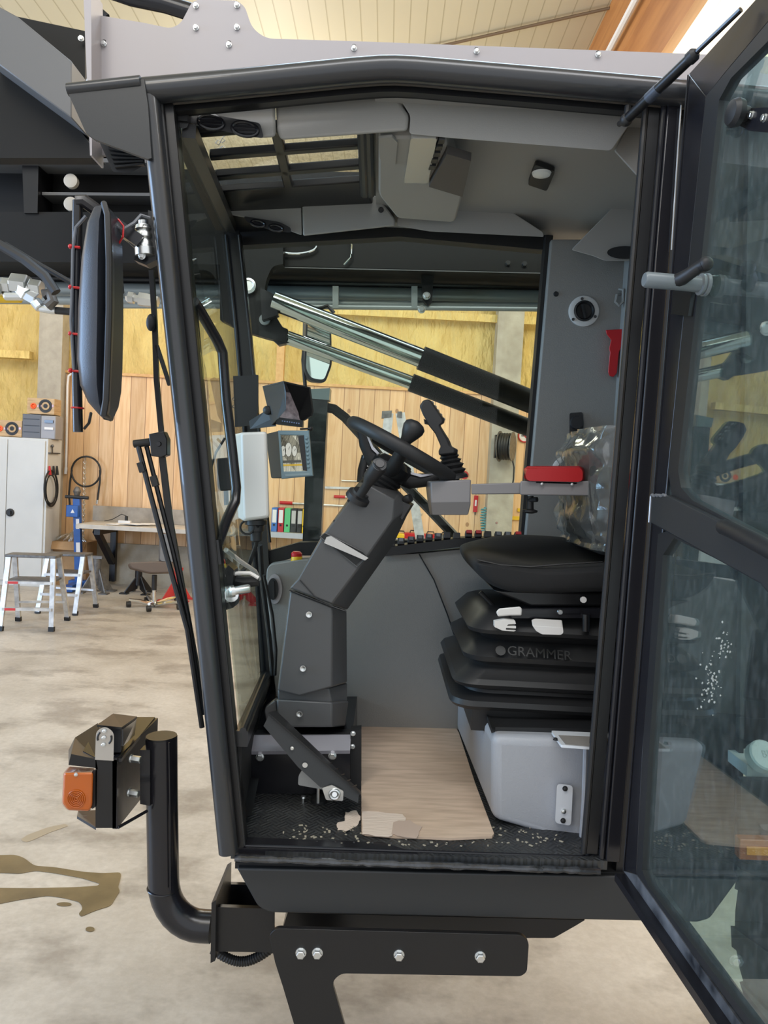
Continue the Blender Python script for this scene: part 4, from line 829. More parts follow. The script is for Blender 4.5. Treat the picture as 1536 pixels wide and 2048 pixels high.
# lamp box on the arm
t = thing('lamp_bracket', 'black steel bracket box bolted beside the bent tube arm', 'bracket', P(230, 1640, 1.72))
top = [(162, 1508), (195, 1446), (225, 1432), (310, 1434), (316, 1440), (246, 1520), (190, 1535)]
part('bracket_top', MB().prism([G(x, y, P(240, 1520, 1.62).z) for x, y in [(166, 1502), (198, 1446), (228, 1434), (310, 1434), (243, 1517), (192, 1516)]], (0, 0, -.008)), BLK, t)
part('bracket_hood', MB().loft([pp([(137, 1500), (150, 1475), (196, 1446), (198, 1452), (164, 1500)], 1.78), pp([(137, 1530), (142, 1508), (192, 1518), (196, 1540), (190, 1536)], 1.62)]), SAT, t)
part('bracket_front', MB().ppx([(191, 1518), (234, 1520), (232, 1656), (191, 1656)], 1.62, .012), SAT, t)
part('bracket_side', MB().prism([P(234, 1516, 1.62), P(316, 1436, 1.92), P(312, 1560, 1.92), P(234, 1658, 1.62)], (-.010, 0, 0)), BLK, t)
part('bracket_lower_lip', MB().prism([P(192, 1655, 1.62), P(154, 1632, 1.66), P(156, 1622, 1.76), P(192, 1620, 1.78)], (0, 0, -.006)), BLK, t)
part('bracket_stay', MB().tube([P(236, 1655, 1.62), P(294, 1622, 1.70)], .0035, 6), BLK, t)
part('mounting_lug', MB().ppx([(280, 1500), (300, 1500), (300, 1612), (280, 1608)], 1.70, .03), BLK, t)
bolts(t, [P(262, 1517, 1.66), P(258, 1585, 1.66)], (1, -.25, 0), .0085, ZINC, h=.022)
am = thing('marker_lamp', 'amber marker lamp with screw on the black bracket', 'lamp', P(155, 1620, 1.64))
part('lens', MB().lpx([(rnd([(128, 1546), (186, 1545), (184, 1610), (178, 1622), (136, 1620), (125, 1606)], 5), 1.605), (rnd([(126, 1544), (187, 1543), (186, 1612), (179, 1623), (135, 1621), (123, 1608)], 5), 1.63), (rnd([(136, 1532), (192, 1536), (192, 1606), (182, 1616), (146, 1612), (132, 1600)], 5), 1.68)]), ORANGE, am, bevel=.004)
part('lens_screw', MB().hexbolt(P(152, 1549, 1.604), (0, -1, 0), .0036), ZINC, am)
m = MB()
for k in range(1, 6): m.torus(P(152, 1598, 1.603), (0, 1, 0), .0038 * k, .0009, 22, 5)
part('lens_ring', m, ORANGE, am); part('bulb', MB().ball(P(150, 1592, 1.64), .012), mat('amber_bulb', (.7, .25, .02), .2), am)
part('lamp_base', MB().lpx([([(186, 1540), (194, 1540), (193, 1612), (184, 1618)], 1.62), ([(186, 1540), (196, 1540), (195, 1612), (184, 1618)], 1.70)]), RUB, am)
cm = thing('side_camera', 'small black hooded camera on a steel bracket above the amber lamp', 'camera', P(235, 1500, 1.68))
part('camera_body', MB().lpx([(rnd([(197, 1458), (242, 1458), (242, 1505), (200, 1505)], 3), 1.64), (rnd([(206, 1448), (250, 1446), (250, 1486), (208, 1490)], 3), 1.76)]), RUB, cm)
part('camera_hood', MB().prism([P(194, 1454, 1.63), P(243, 1459, 1.63), P(274, 1437, 1.76), P(226, 1431, 1.80)], (0, 0, .005)), SAT, cm)
part('camera_face', MB().prism([P(243, 1458, 1.635), P(270, 1438, 1.76), P(266, 1470, 1.76), P(243, 1492, 1.635)], (.004, 0, 0)), SCREEN, cm)
part('camera_bracket', MB().lpx([(rnd([(190, 1516), (192, 1462, 12), (210, 1452, 10), (228, 1464, 12), (227, 1518)], 2), 1.615), (rnd([(190, 1516), (192, 1462, 12), (210, 1452, 10), (228, 1464, 12), (227, 1518)], 2), 1.619)]).prism([P(190, 1516, 1.615), P(227, 1518, 1.615), P(262, 1490, 1.74), P(226, 1488, 1.74)], (0, 0, -.004)), mat('bare_steel', (.50, .47, .43), .45, .8), cm)
m = MB()
for a0, a1 in ((130, 200), (-50, 20)): m.tube([P(209 + 14 * math.cos(R(a0 + (a1 - a0) * k / 8)), 1476 - 14 * math.sin(R(a0 + (a1 - a0) * k / 8)), 1.614) for k in range(9)], .0022, 6)
part('adjuster_slot', m, RUB, cm); bolts(cm, [P(209, 1462, 1.614), P(208, 1475, 1.614), P(207, 1489, 1.614)], (0, -1, 0), .0042, ZINC)

# ------------------------------------------------------------------ mirror
t = thing('side_mirror', 'large black wing mirror seen edge-on, hung on a tube', 'mirror', P(185, 840, 1.55))
sec = []
for y, xl_, xr_, d in ((406, 196, 216, .05), (416, 182, 218, .10), (450, 172, 219, .14), (520, 160, 219, .155), (620, 152, 219, .16), (720, 150, 217, .16), (770, 156, 216, .15), (805, 172, 215, .12), (830, 194, 213, .07), (838, 202, 211, .04)):
    c = pp(rnd([(xl_, y), (xr_ - 6, y), (xr_ - 6, y), (xl_, y)], 0), 1.50)
    a, b = P(xl_, y, 1.5), P(xr_ - 8, y, 1.5)
    ring = []
    for k in range(16):
        u = 2 * math.pi * k / 16; f = math.cos(u); ring.append(Vector((b.x + (a.x - b.x) * max(f, 0) ** 0.7 if f > 0 else b.x, 1.53 + d * .45 * math.sin(u), a.z)))
    sec.append(ring)
part('mirror_housing', MB().loft(sec), MIRH, t, smooth=60)
out = [(y, x) for y, x in ((408, 206), (430, 213), (520, 216), (620, 216), (720, 213), (800, 210), (828, 205))]
m = MB(); ringp = []
for y, x in out: ringp.append(P(x + 2, y, 1.455))
for y, x in reversed(out): ringp.append(P(x, y, 1.455) + Vector((-.034, .135, 0)))
part('mirror_rim', MB().tube(ringp, .0062, 8, closed=True), RUB, t)
gl = MB().prism(ringp, (.0015, 0, 0)); part('mirror_glass', gl, MIRG, t)
part('mirror_tube', MB().tube([P(155, 402, 1.60), P(153, 600, 1.60), P(154, 770, 1.60), P(156, 864, 1.60)], .0105, 12), BLK, t)
part('mirror_arm', MB().tube([P(155, 404, 1.60), P(168, 402, 1.60), P(200, 425, 1.61), P(250, 462, 1.63), P(280, 490, 1.64)], .014, 10).bar(P(228, 448, 1.62), P(282, 486, 1.63), .03, .026), BLK, t)
part('pivot_spring', MB().lathe(P(286, 442, 1.64), P(291, 520, 1.64) - P(286, 442, 1.64), [(0, .010), (.008, .010), (.010, .016), (.018, .018), (.022, .014), (.028, .018), (.036, .018), (.040, .014), (.046, .018), (.056, .018), (.058, .021), (.074, .021), (.076, .012)], 18), ZINC, t)
part('pivot_bracket', MB().ppx([(296, 420), (308, 424), (312, 520), (292, 530), (268, 520), (270, 508), (300, 506)], 1.64, .03), SAT, t)
bolts(t, [P(284, 512, 1.63)], (0, -1, 0), .007, ZINC)
part('mirror_cable', MB().tube([P(172, 432, 1.58), P(152, 455, 1.58), P(146, 500, 1.585), P(144, 600, 1.585), P(142, 640, 1.585), P(145, 690, 1.585), P(148, 740, 1.585)], .0035, 7).tube([P(222, 444, 1.56), P(244, 460, 1.58), P(268, 446, 1.60), P(282, 430, 1.61), P(300, 436, 1.62)], .0035, 7), mat('grey_cable', (.12, .13, .15), .4), t)
part('mirror_cable', MB().tube([P(168, 858, 1.6), P(178, 846, 1.6), P(182, 826, 1.58)], .003, 6), RUB, t); part('mirror_cable', MB().tube([P(230, 548, 1.6), P(244, 562, 1.6), P(246, 585, 1.6), P(232, 595, 1.6)], .003, 6), RUB, t)
for y in (494, 575, 668, 742): part('cable_tie', MB().tube([P(140, y - 1, 1.585), P(160, y + 1, 1.585)], .0028, 6).ball(P(141, y - 1, 1.585), .005), REDP, t)
part('cable_tie', MB().torus(P(155, 816, 1.60), (0, 0, 1), .0118, .002, 16, 6), REDP, t); part('cable_tie', MB().tube([P(236, 438, 1.57), P(247, 452, 1.57), P(246, 474, 1.57), P(236, 490, 1.58)], .002, 6), REDP, t)

# ------------------------------------------------------------------ wiper
t = thing('windscreen_wiper', 'black windscreen wiper with twin rods parked along the front pillar', 'wiper', P(320, 900, 1.70))
yw_ = 1.72
m = MB(); rail([(302, 540), (308, 640), (312, 760), (322, 870)], yw_, .011, .010, m); part('wiper_blade_holder', m, SAT, t)
m = MB(); rail([(312, 690), (322, 720), (338, 770)], yw_, .008, .01, m); rail([(322, 905), (338, 1040), (356, 1140), (385, 1300), (408, 1430)], yw_, .014, .010, m); part('wiper_blade', m, RUB, t)
part('wiper_head', MB().ppx([(297, 868), (327, 862), (334, 878), (334, 910), (322, 915), (302, 912)], yw_ - .02, .03), SAT, t, bevel=.002)
part('wiper_hinge', MB().cyl(P(268, 888, yw_ - .01), P(300, 884, yw_ - .01), .009, 12), SAT, t); part('hinge_bolt', MB().lathe(P(318, 888, yw_ - .02), (0, -1, 0), [(0, .006), (.005, .005)], 10), BLK, t)
part('wiper_rod', MB().tube(pp([(276, 890), (300, 985), (330, 1100), (375, 1260), (404, 1455)], yw_ - .01), .0062, 8), SAT, t)
part('wiper_rod', MB().tube(pp([(293, 892), (316, 985), (345, 1100), (375, 1230), (402, 1400)], yw_), .0055, 8), SAT, t)
part('rod_clamp', MB().bar(P(306, 952, yw_ - .005), P(312, 972, yw_ - .005), .014, .014, (0, 1, 0)).bar(P(280, 925, yw_ - .015), P(286, 944, yw_ - .015), .013, .013, (0, 1, 0)), RUB, t)
part('spray_nozzle', MB().ball(P(302, 645, yw_ - .01), .014, (.8, .7, 1.4), 10, 8), RUB, t)

# ------------------------------------------------------------------ boom behind and above
def slab(name, pts, Y, d, mt_, parent, **k): return part(name, MB().ppx(pts, Y, d), mt_, parent, **k)
t = thing('machine_boom', 'huge black steel boom of the machine lying beyond the cab', 'boom', P(300, 430, 3.0))
slab('boom_upper_flange', [(-120, 268), (320, 270), (320, 312), (-120, 306)], 2.98, .25, BOOMM, t)
slab('boom_back_plate', [(-120, 300), (330, 304), (330, 440), (-120, 440)], 3.12, .05, BOOMM, t)
slab('boom_rib', [(44, 322), (77, 322), (75, 426), (48, 426)], 2.99, .13, SAT, t); slab('boom_rib', [(84, 318), (330, 338), (330, 344), (84, 326)], 3.04, .06, BLK, t)
slab('boom_ledge', [(-120, 312), (320, 318), (320, 326), (-120, 320)], 2.95, .12, BEAMG, t); slab('boom_ledge', [(84, 384), (330, 386), (330, 392), (84, 390)], 3.02, .1, BEAMG, t)
slab('boom_side', [(-120, 424), (320, 424), (330, 338), (1250, 352), (1250, 548), (1100, 545), (560, 532), (300, 526), (-120, 522)], 3.0, .30, BOOMM, t)
m = MB().prism([P(540, 533, 3.0), P(1250, 549, 3.0), P(1250, 545, 3.3), P(540, 530, 3.3)], (0, 0, -.004)); part('boom_lower_face', m, BEAMG, t)
for x, y in ((145, 365), (145, 411)): part('boom_pin', MB().lathe(P(x, y, 3.02), (0, -1, 0), [(0, .027), (.02, .027), (.022, .02)], 20), mat('cream_pin', (.55, .50, .42), .4), t)
part('pivot_bracket', MB().ppx([(440, 470), (566, 478), (566, 528), (545, 532, 20), (532, 560, 12), (528, 590), (556, 640), (575, 668), (572, 684), (534, 676), (480, 660), (440, 640)], 2.94, .05, 1), BOOMM, t)
part('pivot_pin', MB().lathe(P(498, 574, 2.94), (0, -1, 0), [(0, .030), (.02, .030), (.022, .022), (.018, .018)], 24), ZINC, t); part('pivot_pin', MB().lathe(P(530, 640, 2.94), (0, -1, 0), [(0, .021), (.012, .021)], 20), mat('grey_pin', (.25, .27, .26), .4), t)
m = MB()
part('boom_tube', MB().tube(pp([(-120, 576), (300, 584), (560, 588), (1250, 600)], 3.2), .034, 14), PIPE, t); part('boom_tube', MB().tube(pp([(-120, 598), (560, 606), (1250, 616)], 3.15), .018, 12), PIPE, t)
part('boom_tube', MB().tube(pp([(-120, 553), (560, 566), (1250, 577)], 3.25), .03, 12), SAT, t); part('boom_tube', MB().tube(pp([(230, 612), (560, 613), (1250, 620)], 3.1), .010, 10), PIPE, t)
part('boom_underframe', MB().ppx([(-120, 528), (540, 540), (1250, 553), (1250, 600), (540, 590), (-120, 580)], 3.32, .05), MATTE, t)
for x in (671, 829): part('pipe_clamp', MB().ppx([(x - 6, 572), (x + 6, 572), (x + 6, 616), (x - 6, 616)], 3.09, .03), PIPE, t)
part('pipe_bracket', MB().ppx([(842, 545), (868, 545), (864, 602), (856, 612), (846, 600)], 3.08, .03), SAT, t); bolts(t, [P(853, 592, 3.07), P(843, 619, 3.07)], (0, -1, 0), .014, ZINC)
part('chrome_ring', MB().tube([P(x, y, 2.98) for x, y in circ(590, 492, 43, 15, 30)], .0045, 6, closed=True), CHROME, t); part('chrome_ring', MB().tube(pp([(692, 467), (703, 490), (702, 515), (688, 530)], 2.98), .004, 6), CHROME, t)
bolts(t, [P(1016, 527, 3.0), P(1049, 529, 3.0)], (0, -1, 0), .011, RUB)
# raised arm plates at the top corner
t = thing('front_arm', 'grey box-section arm with black web plates above the boom', 'arm', P(80, 200, 2.5))
slab('arm_box', [(-40, -8), (34, 32), (143, 122), (143, 236), (-40, 102)], 2.30, .22, BEAMG, t, bevel=.004)
slab('arm_web', [(-40, 102), (143, 236), (200, 316), (-40, 316)], 2.42, .05, BOOMM, t); slab('arm_web', [(34, 33), (170, 62), (170, 270), (120, 270)], 2.46, .03, BOOMM, t)
bolts(t, [P(162, 77, 2.44), P(162, 160, 2.44)], (0.3, -1, 0), .008, ZINC)
t = thing('hydraulic_pipe', 'thick black hydraulic pipe crossing behind the grey roof plate', 'pipe', P(310, 0, 2.2)); part('pipe_body', MB().tube(pp([(180, -34), (262, -6), (330, 8), (400, 30)], 2.2), .024, 14), BLK, t)
part('pipe_body', MB().tube(pp([(178, 2), (215, 34)], 2.1), .008, 8), BLK, t)
# hydraulic fittings and hoses at the left
t = thing('hydraulic_coupling', 'silver hydraulic coupling block with a yellow-sleeved hose under the boom', 'hydraulic fitting', P(60, 590, 2.7))
yh = 2.7
for a, b, r in (((-30, 572), (8, 574), .034), ((4, 570), (24, 572), .028), ((24, 566), (58, 570), .036), ((60, 572), (84, 576), .027), ((40, 570), (58, 590), .030), ((52, 586), (76, 600), .026), ((70, 602), (82, 616), .020), ((80, 616), (112, 622), .014), ((10, 592), (46, 592), .016)):
    part('coupling_nut', MB().lathe(P(*a, yh), P(*b, yh) - P(*a, yh), [(0, r * .9), (.004, r), ((P(*b, yh) - P(*a, yh)).length - .004, r), ((P(*b, yh) - P(*a, yh)).length, r * .9)], 6 if r > .02 else 12), ZINC, t, smooth=20)
part('yellow_sleeve', MB().tube(pp([(-30, 594), (40, 594)], yh + .04), .022, 12), YEL, t)
part('hose', MB().tube(pp([(-40, 470), (0, 490), (50, 520), (90, 552), (112, 585)], 2.62), .017, 10), RUB, t); part('hose', MB().tube(pp([(10, 488), (80, 530), (160, 575)], 2.66), .009, 8), RUB, t)
part('hose', MB().tube(pp([(112, 621), (150, 624), (240, 618)], yh), .013, 10), RUB, t)
part('side_fitting', MB().lathe(P(252, 594, 2.8), (1, 0, -.1), [(0, .012), (.01, .022), (.03, .022), (.03, .014), (.05, .014), (.05, .026), (.08, .026), (.12, .02)], 6), ZINC, t)
part('hose', MB().tube(pp([(88, 590), (100, 586), (106, 602), (94, 612)], yh - .02), .02, 10), DIRTM, t)

# ------------------------------------------------------------------ cylinders beyond the far window
def ram(label, a, b, c, r0, r1, Y, tail):
    t = thing('hydraulic_cylinder', label, 'hydraulic cylinder', P(*c, Y))
    part('piston_rod', MB().cyl(P(*a, Y), P(*b, Y), r0, 24), ROD, t); part('barrel', MB().cyl(P(*b, Y), P(*c, Y + .1), r1, 24), BOOMM, t)
    part('rod_eye', MB().ppx(tail, Y - .02, .04), SAT, t)
ram('upper hydraulic cylinder with a wide bright rod slanting past the far window', (548, 602), (842, 716), (1160, 842), .037, .046, 2.90, [(520, 575), (552, 590), (556, 630), (524, 640)])
ram('lower hydraulic cylinder with a thinner rod below the wide one', (575, 675), (822, 765), (1160, 895), .027, .036, 2.98, [(530, 640), (575, 658), (584, 684), (556, 690), (532, 668)])
# far mirror
t = thing('far_mirror', 'rectangular wing mirror on the far side beyond the cylinders', 'mirror', P(637, 765, 2.9))
part('mirror_housing', MB().lpx([(rnd([(613, 628), (662, 640), (664, 730), (650, 767), (620, 762), (608, 740)], 10), 3.05), (rnd([(606, 622), (656, 634), (658, 730), (646, 768), (614, 764), (604, 740)], 10), 3.10)]), RUB, t)
part('mirror_glass', MB().ppx(rnd([(616, 634), (659, 646), (660, 728), (648, 760), (622, 756), (612, 738)], 8), 3.045, .006), MIRG, t)
part('mirror_stem', MB().tube(pp([(612, 660), (606, 720), (611, 780)], 3.08), .008, 8).tube(pp([(630, 620), (655, 612), (668, 626)], 3.08), .008, 8), BLK, t)
# outside handrail frame beyond the far window
t = thing('access_handrail', 'scratched black post and slanting rail outside the far window', 'handrail', P(630, 1090, 2.85))
part('post', MB().ppx([(620, 792), (656, 790), (650, 900), (640, 1110), (604, 1110), (612, 900)], 2.82, .06), mat('scratched_black', (.012, .012, .013), .3, col2=(.05, .05, .05), vscale=25), t)
part('post_cap', MB().ppx([(620, 778), (660, 776), (658, 800), (622, 797)], 2.80, .08), PIPE, t)
part('rail', MB().tube(pp([(652, 815), (668, 818), (690, 835), (740, 890), (800, 960), (850, 1010), (905, 1068), (925, 1095)], 2.86), .019, 10), SAT, t)
# ================================================================== open cab door
Bh, Th = P(1250, 1745, 1.575), P(1378, 150, 1.575)
D = Plane(Bh, Th, Bh - ray(655, 958))
if D.n.x < 0: D.n = -D.n
def dpoly(pts, o, d, mb=None): return (mb or MB()).prism([D(x, y, o) for x, y in pts], D.n * d)
t = thing('cab_door', 'black framed glass cab door swung open towards the viewer', 'door', Bh)
part('hinge_stile', dpoly([(1377, 148), (1312, 940), (1247, 1742), (1272, 1752), (1285, 1500), (1336, 940), (1412, 192)], 0, .035), BLK, t, bevel=.002)
part('stile_edge', MB().tube([D(1376, 150, -.002), D(1311, 940, -.002), D(1247, 1742, -.002)], .0016, 6), BLK, t)
part('top_rail', dpoly([(1377, 148), (2300, -883), (2300, -740), (1536, 44), (1450, 146), (1412, 194)], 0, .035), BLK, t, bevel=.002)
part('bottom_rail', dpoly([(1247, 1742), (1273, 1750), (1486, 2054), (2300, 3150), (2300, 3260), (1452, 2054)], -.004, .04), mat('dusty_black_paint', (.02, .021, .024), .3, col2=(.16, .165, .175), vscale=16), t)
part('bottom_hem', MB().bar(D(1243, 1754, -.012), D(2300, 3290, -.012), .03, .016), BLK, t)
part('free_stile', dpoly([(2230, -810), (2300, -883), (2300, 3150), (2230, 3060)], 0, .035), BLK, t)
part('glazing_seal', dpoly([(1412, 192), (1450, 146), (1536, 44), (1700, -130), (1720, -120), (1560, 58), (1462, 156), (1438, 200), (1356, 940), (1362, 975), (1384, 1000), (1700, 1168), (1690, 1180), (1374, 1012), (1345, 1000), (1336, 940)], -.002, .02), RUB, t)
part('glazing_seal', dpoly([(1316, 1068), (1340, 1060), (1700, 1238), (1700, 1250), (1348, 1076), (1326, 1110), (1298, 1500), (1284, 1740), (1296, 1772), (1560, 2120), (1550, 2128), (1286, 1776), (1273, 1750), (1285, 1500)], -.002, .02), RUB, t)
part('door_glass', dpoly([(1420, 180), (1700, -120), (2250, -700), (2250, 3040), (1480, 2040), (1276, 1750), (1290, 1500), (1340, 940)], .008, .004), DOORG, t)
part('cross_bar', dpoly([(1303, 990), (1336, 990), (1448, 1046), (1536, 1092), (2200, 1440), (2200, 1600), (1536, 1188), (1520, 1168), (1300, 1046)], -.014, .03), GRAPH, t, bevel=.003)
part('bar_weld', MB().tube([D(1303 + 28 * k / 12, 990 + random.uniform(-1, 2), -.014) for k in range(13)], .0032, 6).tube([D(1302 - .3 * k, 992 + 4.4 * k, -.014) for k in range(13)], .0022, 6), ALUP, t)
m = MB()
for k in range(95):
    u_ = random.random()
    bx_, by_ = (1420 + random.gauss(0, 10), 1360 + random.gauss(0, 30)) if u_ < .6 else (1448 + random.gauss(0, 8), 1292 + random.gauss(0, 14))
    r_ = random.uniform(.5, 2.0); m.prism([D(bx_ + r_ * math.cos(q) * random.uniform(.6, 1.2), by_ + 1.5 * r_ * math.sin(q) * random.uniform(.6, 1.3), .0075) for q in (0, 1, 2, 3, 4, 5)], -D.n * .0006)
o = part('paint_splash', m, mat('dried_splash', (.42, .41, .36), .4), t, label='pale dried splash on the lower glass'); o['kind'] = 'stuff'
part('pull_handle', MB().tube([D(1448, 1054, -.016), D(1460, 1058, -.028), D(1500, 1078, -.034), D(1700, 1186, -.034), D(1900, 1290, -.02)], .0135, 12), RUB, t)
lh = part('door_latch', MB().lathe(D(1414, 570), -D.n, [(0, .021), (.006, .021), (.007, .018), (.010, .020), (.014, .020), (.016, .015), (.05, .0145), (.118, .0145), (.122, .012)], 20), mat('latch_grey', (.16, .18, .19), .35), t)
hb = D(1414, 570) - D.n * .066
sub_part('lever', MB().tube([hb, hb + Vector((.012, -.012, .004)), P(1378, 548, hb.y - .03), P(1398, 534, hb.y - .04), P(1410, 529, hb.y - .05)], [.013, .013, .0115, .011, .013], 12).ball(P(1411, 528, hb.y - .05), .0135), RUB, lh)
part('latch_keeper', dpoly([(1346, 580), (1384, 578), (1376, 632), (1342, 628)], -.012, .012), SAT, t)
kb = D(1482, 228, 0)
part('stop_buffer', MB().lathe(D(1496, 228, -.004), -D.n, [(0, .012), (.012, .014), (.014, .022), (.024, .024), (.032, .020), (.036, .008)], 20), RUB, t); part('buffer_plate', dpoly([(1500, 216), (1560, 214), (1575, 268), (1500, 262), (1476, 250)], -.006, .008), BLK, t); bolts(t, [D(1504, 230, -.006), D(1530, 236, -.006)], -D.n, .006, ZINC)
# gas strut
t = thing('gas_strut', 'black gas strut reaching from the roof trim to the open door', 'strut', P(1252, 240, 1.60))
a, e = P(1252, 240, 1.60), D(1482, 19, -.02); tt = .575; s_ = tt * a.y / (tt * a.y + (1 - tt) * e.y); mm = a.lerp(e, s_)
part('strut_body', MB().tube([a, mm], .0105, 14), SAT, t); part('strut_rod', MB().tube([mm, e], .0048, 10), BLK, t); part('strut_collar', MB().lathe(mm, e - a, [(-.006, .0125), (.006, .0125), (.012, .007)], 14), RUB, t)
part('strut_band', MB().cyl(a.lerp(mm, .36), a.lerp(mm, .52), .0112, 14), mat('blue_grey_label', (.05, .06, .08), .4), t); part('ball_joint', MB().ball(a, .013).cyl(a, a + Vector((.004, .06, .02)), .006, 8).cyl(P(1256, 212, 1.64), P(1253, 238, 1.64), .007, 8), RUB, t)

# ================================================================== rear of the machine, past the cab
yr_ = 2.0
t = thing('tyre', 'big dusty black rear tyre standing behind the open door', 'wheel', (1.4, 1.8, 0))
rr = 0.53; sl = P(1453, 1800, 1.95); wc = Vector((sl.x + rr, 1.60, sl.z))
part('tread', MB().lathe(wc, (0, 1, 0), [(0, .28), (.0, .44), (.02, .495), (.05, .53), (.30, .53), (.33, .495), (.35, .44), (.35, .28)], 64, cap=False), TIRE, t)
for k in range(22): 
    a_ = 2 * math.pi * k / 22; u = Vector((math.cos(a_), 0, math.sin(a_))); part('tread_lug', MB().bar(wc + u * .525 + Vector((0, .05, 0)), wc + Vector((math.cos(a_ + .13), 0, math.sin(a_ + .13))) * .525 + Vector((0, .30, 0)), .05, .03, u), TIRE, t)
part('rim', MB().lathe(wc, (0, 1, 0), [(.06, .285), (.05, .26), (.10, .22), (.12, .1), (.09, .08)], 40), BEAMG, t)
t = thing('machine_bodywork', 'black rear bodywork of the machine above the tyre', 'bodywork', (1.4, 2.2, 1.0))
part('body_panel', MB().ppx([(1500, 180), (2300, 150), (2300, 1500), (1478, 1500)], 2.35, .1), SAT, t)
part('fender', MB().ppx([(1482, 1560), (2100, 1575), (2100, 1745), (1482, 1740)], 1.555, .02), BLK, t)
t = thing('side_marker', 'small amber side marker seen through the lower door glass', 'lamp', P(1510, 1720, 1.53)); part('marker_lens', MB().ppx(rnd([(1480, 1679), (1580, 1682), (1580, 1724), (1479, 1720)], 3), 1.53, .025), ORANGE, t, bevel=.003); part('marker_window', MB().ppx([(1494, 1694), (1580, 1697), (1580, 1713), (1494, 1710)], 1.527, .006), mat('amber_bright', (.9, .32, .03), .2), t)
t = thing('filler_cap', 'white screw cap on a white tank neck by the tyre', 'cap', P(1520, 1555, 1.6)); part('cap', MB().lathe(P(1519, 1516, 1.58), (0.1, -.75, .62), [(0, .033), (.02, .033), (.024, .030)], 28), WHITE, t); part('cap_mark', MB().text('BI', Matrix.Translation(P(1519, 1516, 1.58) + Vector((.1, -.75, .62)).normalized() * .0245) @ Vector((.1, -.75, .62)).to_track_quat('Z', 'Y').to_matrix().to_4x4(), .022, .0006), mat('off_white', (.55, .55, .53), .5), t); part('tank_neck', MB().ppx([(1494, 1530), (1580, 1532), (1580, 1556), (1494, 1554)], 1.585, .1), WHITE, t)

# ================================================================== steering column
t = thing('steering_column', 'dark grey angular steering column standing on the cab floor', 'steering column', P(625, 1455, 2.02))
part('column_foot', MB().lpx([([(554, 1399), (664, 1405), (664, 1454), (556, 1454)], 1.97), ([(552, 1398), (697, 1402), (690, 1452), (555, 1454)], 2.03), ([(552, 1400), (697, 1402), (690, 1450), (556, 1452)], 2.18)]), COLP, t, bevel=.004)
part('column_collar', MB().lpx([([(556, 1380), (658, 1376), (664, 1406), (557, 1400)], 1.985), ([(555, 1380), (694, 1366), (694, 1404), (556, 1402)], 2.045), ([(560, 1380), (694, 1366), (694, 1402), (558, 1400)], 2.16)]), COLP, t, bevel=.003)
part('lower_cover', MB().lpx([([(581, 1182), (664, 1214), (664, 1374), (599, 1392), (556, 1381)], 1.965), ([(579, 1180), (693, 1222), (694, 1365), (599, 1391), (555, 1381)], 2.03), ([(590, 1180), (693, 1220), (693, 1362), (610, 1384), (568, 1376)], 2.17)]), COLP, t, bevel=.004)
part('pedal_hump', MB().lpx([(rnd([(528, 1418), (552, 1398), (556, 1452), (534, 1450)], 8), 2.0), (rnd([(530, 1412), (556, 1392), (560, 1448), (536, 1446)], 8), 2.16)]), COLP, t, bevel=.008)
uc = [(580, 1176), (596, 1158), (642, 1078), (700, 1000), (742, 972), (790, 1000), (786, 1040), (728, 1122), (664, 1208)]
uw = [(579, 1176), (595, 1158), (640, 1078), (698, 996), (720, 964), (800, 984), (824, 1010), (786, 1090), (694, 1220)]
ub = [(590, 1176), (604, 1160), (650, 1080), (706, 996), (726, 966), (798, 982), (822, 1006), (782, 1088), (690, 1216)]
part('upper_cover', MB().lpx([(uc, 1.955), (uw, 2.02), (ub, 2.15)]), COLP, t, bevel=.004)
part('cover_seam', MB().tube(pp([(579, 1180), (664, 1213), (693, 1223)], 1.962), .0022, 6).tube(pp([(600, 1160), (634, 1198), (666, 1212)], 1.953), .0014, 6), RUB, t)
part('storage_slot', MB().ppx([(640, 1073), (648, 1066), (724, 1102), (733, 1113), (712, 1130)], 1.952, .006), MATTE, t)
part('slot_edge', MB().tube(pp([(640, 1074), (714, 1134), (734, 1114), (726, 1104), (650, 1066), (640, 1074)], 1.952), .0018, 6), COLP, t)
part('side_pad', MB().lpx([([(798, 1000), (822, 1010), (804, 1040), (792, 1022)], 1.99), ([(800, 990), (828, 1008), (806, 1044), (794, 1020)], 2.06)]), RUBM, t); part('adjuster_knob', MB().lathe(P(808, 1001, 2.0), (.8, -.5, .4), [(0, .008), (.008, .012), (.022, .011)], 10), RUB, t)
for x, y, mt_ in ((618, 1229, ZINC), (606, 1337, ZINC), (599, 1428, ZINC), (722, 1038, RUB)): part('cover_screw', MB().lathe(P(x, y, 1.958), (0, -1, 0), [(-.004, .008), (.002, .008), (.002, .0055), (.001, .004)], 16), mt_, t)
for x, y in ((697, 1001), (669, 1042)): part('cover_plug', MB().cyl(P(x, y, 1.965), P(x, y, 1.957), .0038, 10), RUB, t)
one('folded_booklet', MB().lpx([([(653, 1074), (662, 1072), (737, 1116), (730, 1121), (648, 1086)], 1.942), ([(653, 1074), (662, 1072), (737, 1116), (730, 1121), (648, 1086)], 1.950)]), PAPERG, 'grey folded booklet tucked into the slot of the steering column', 'booklet')
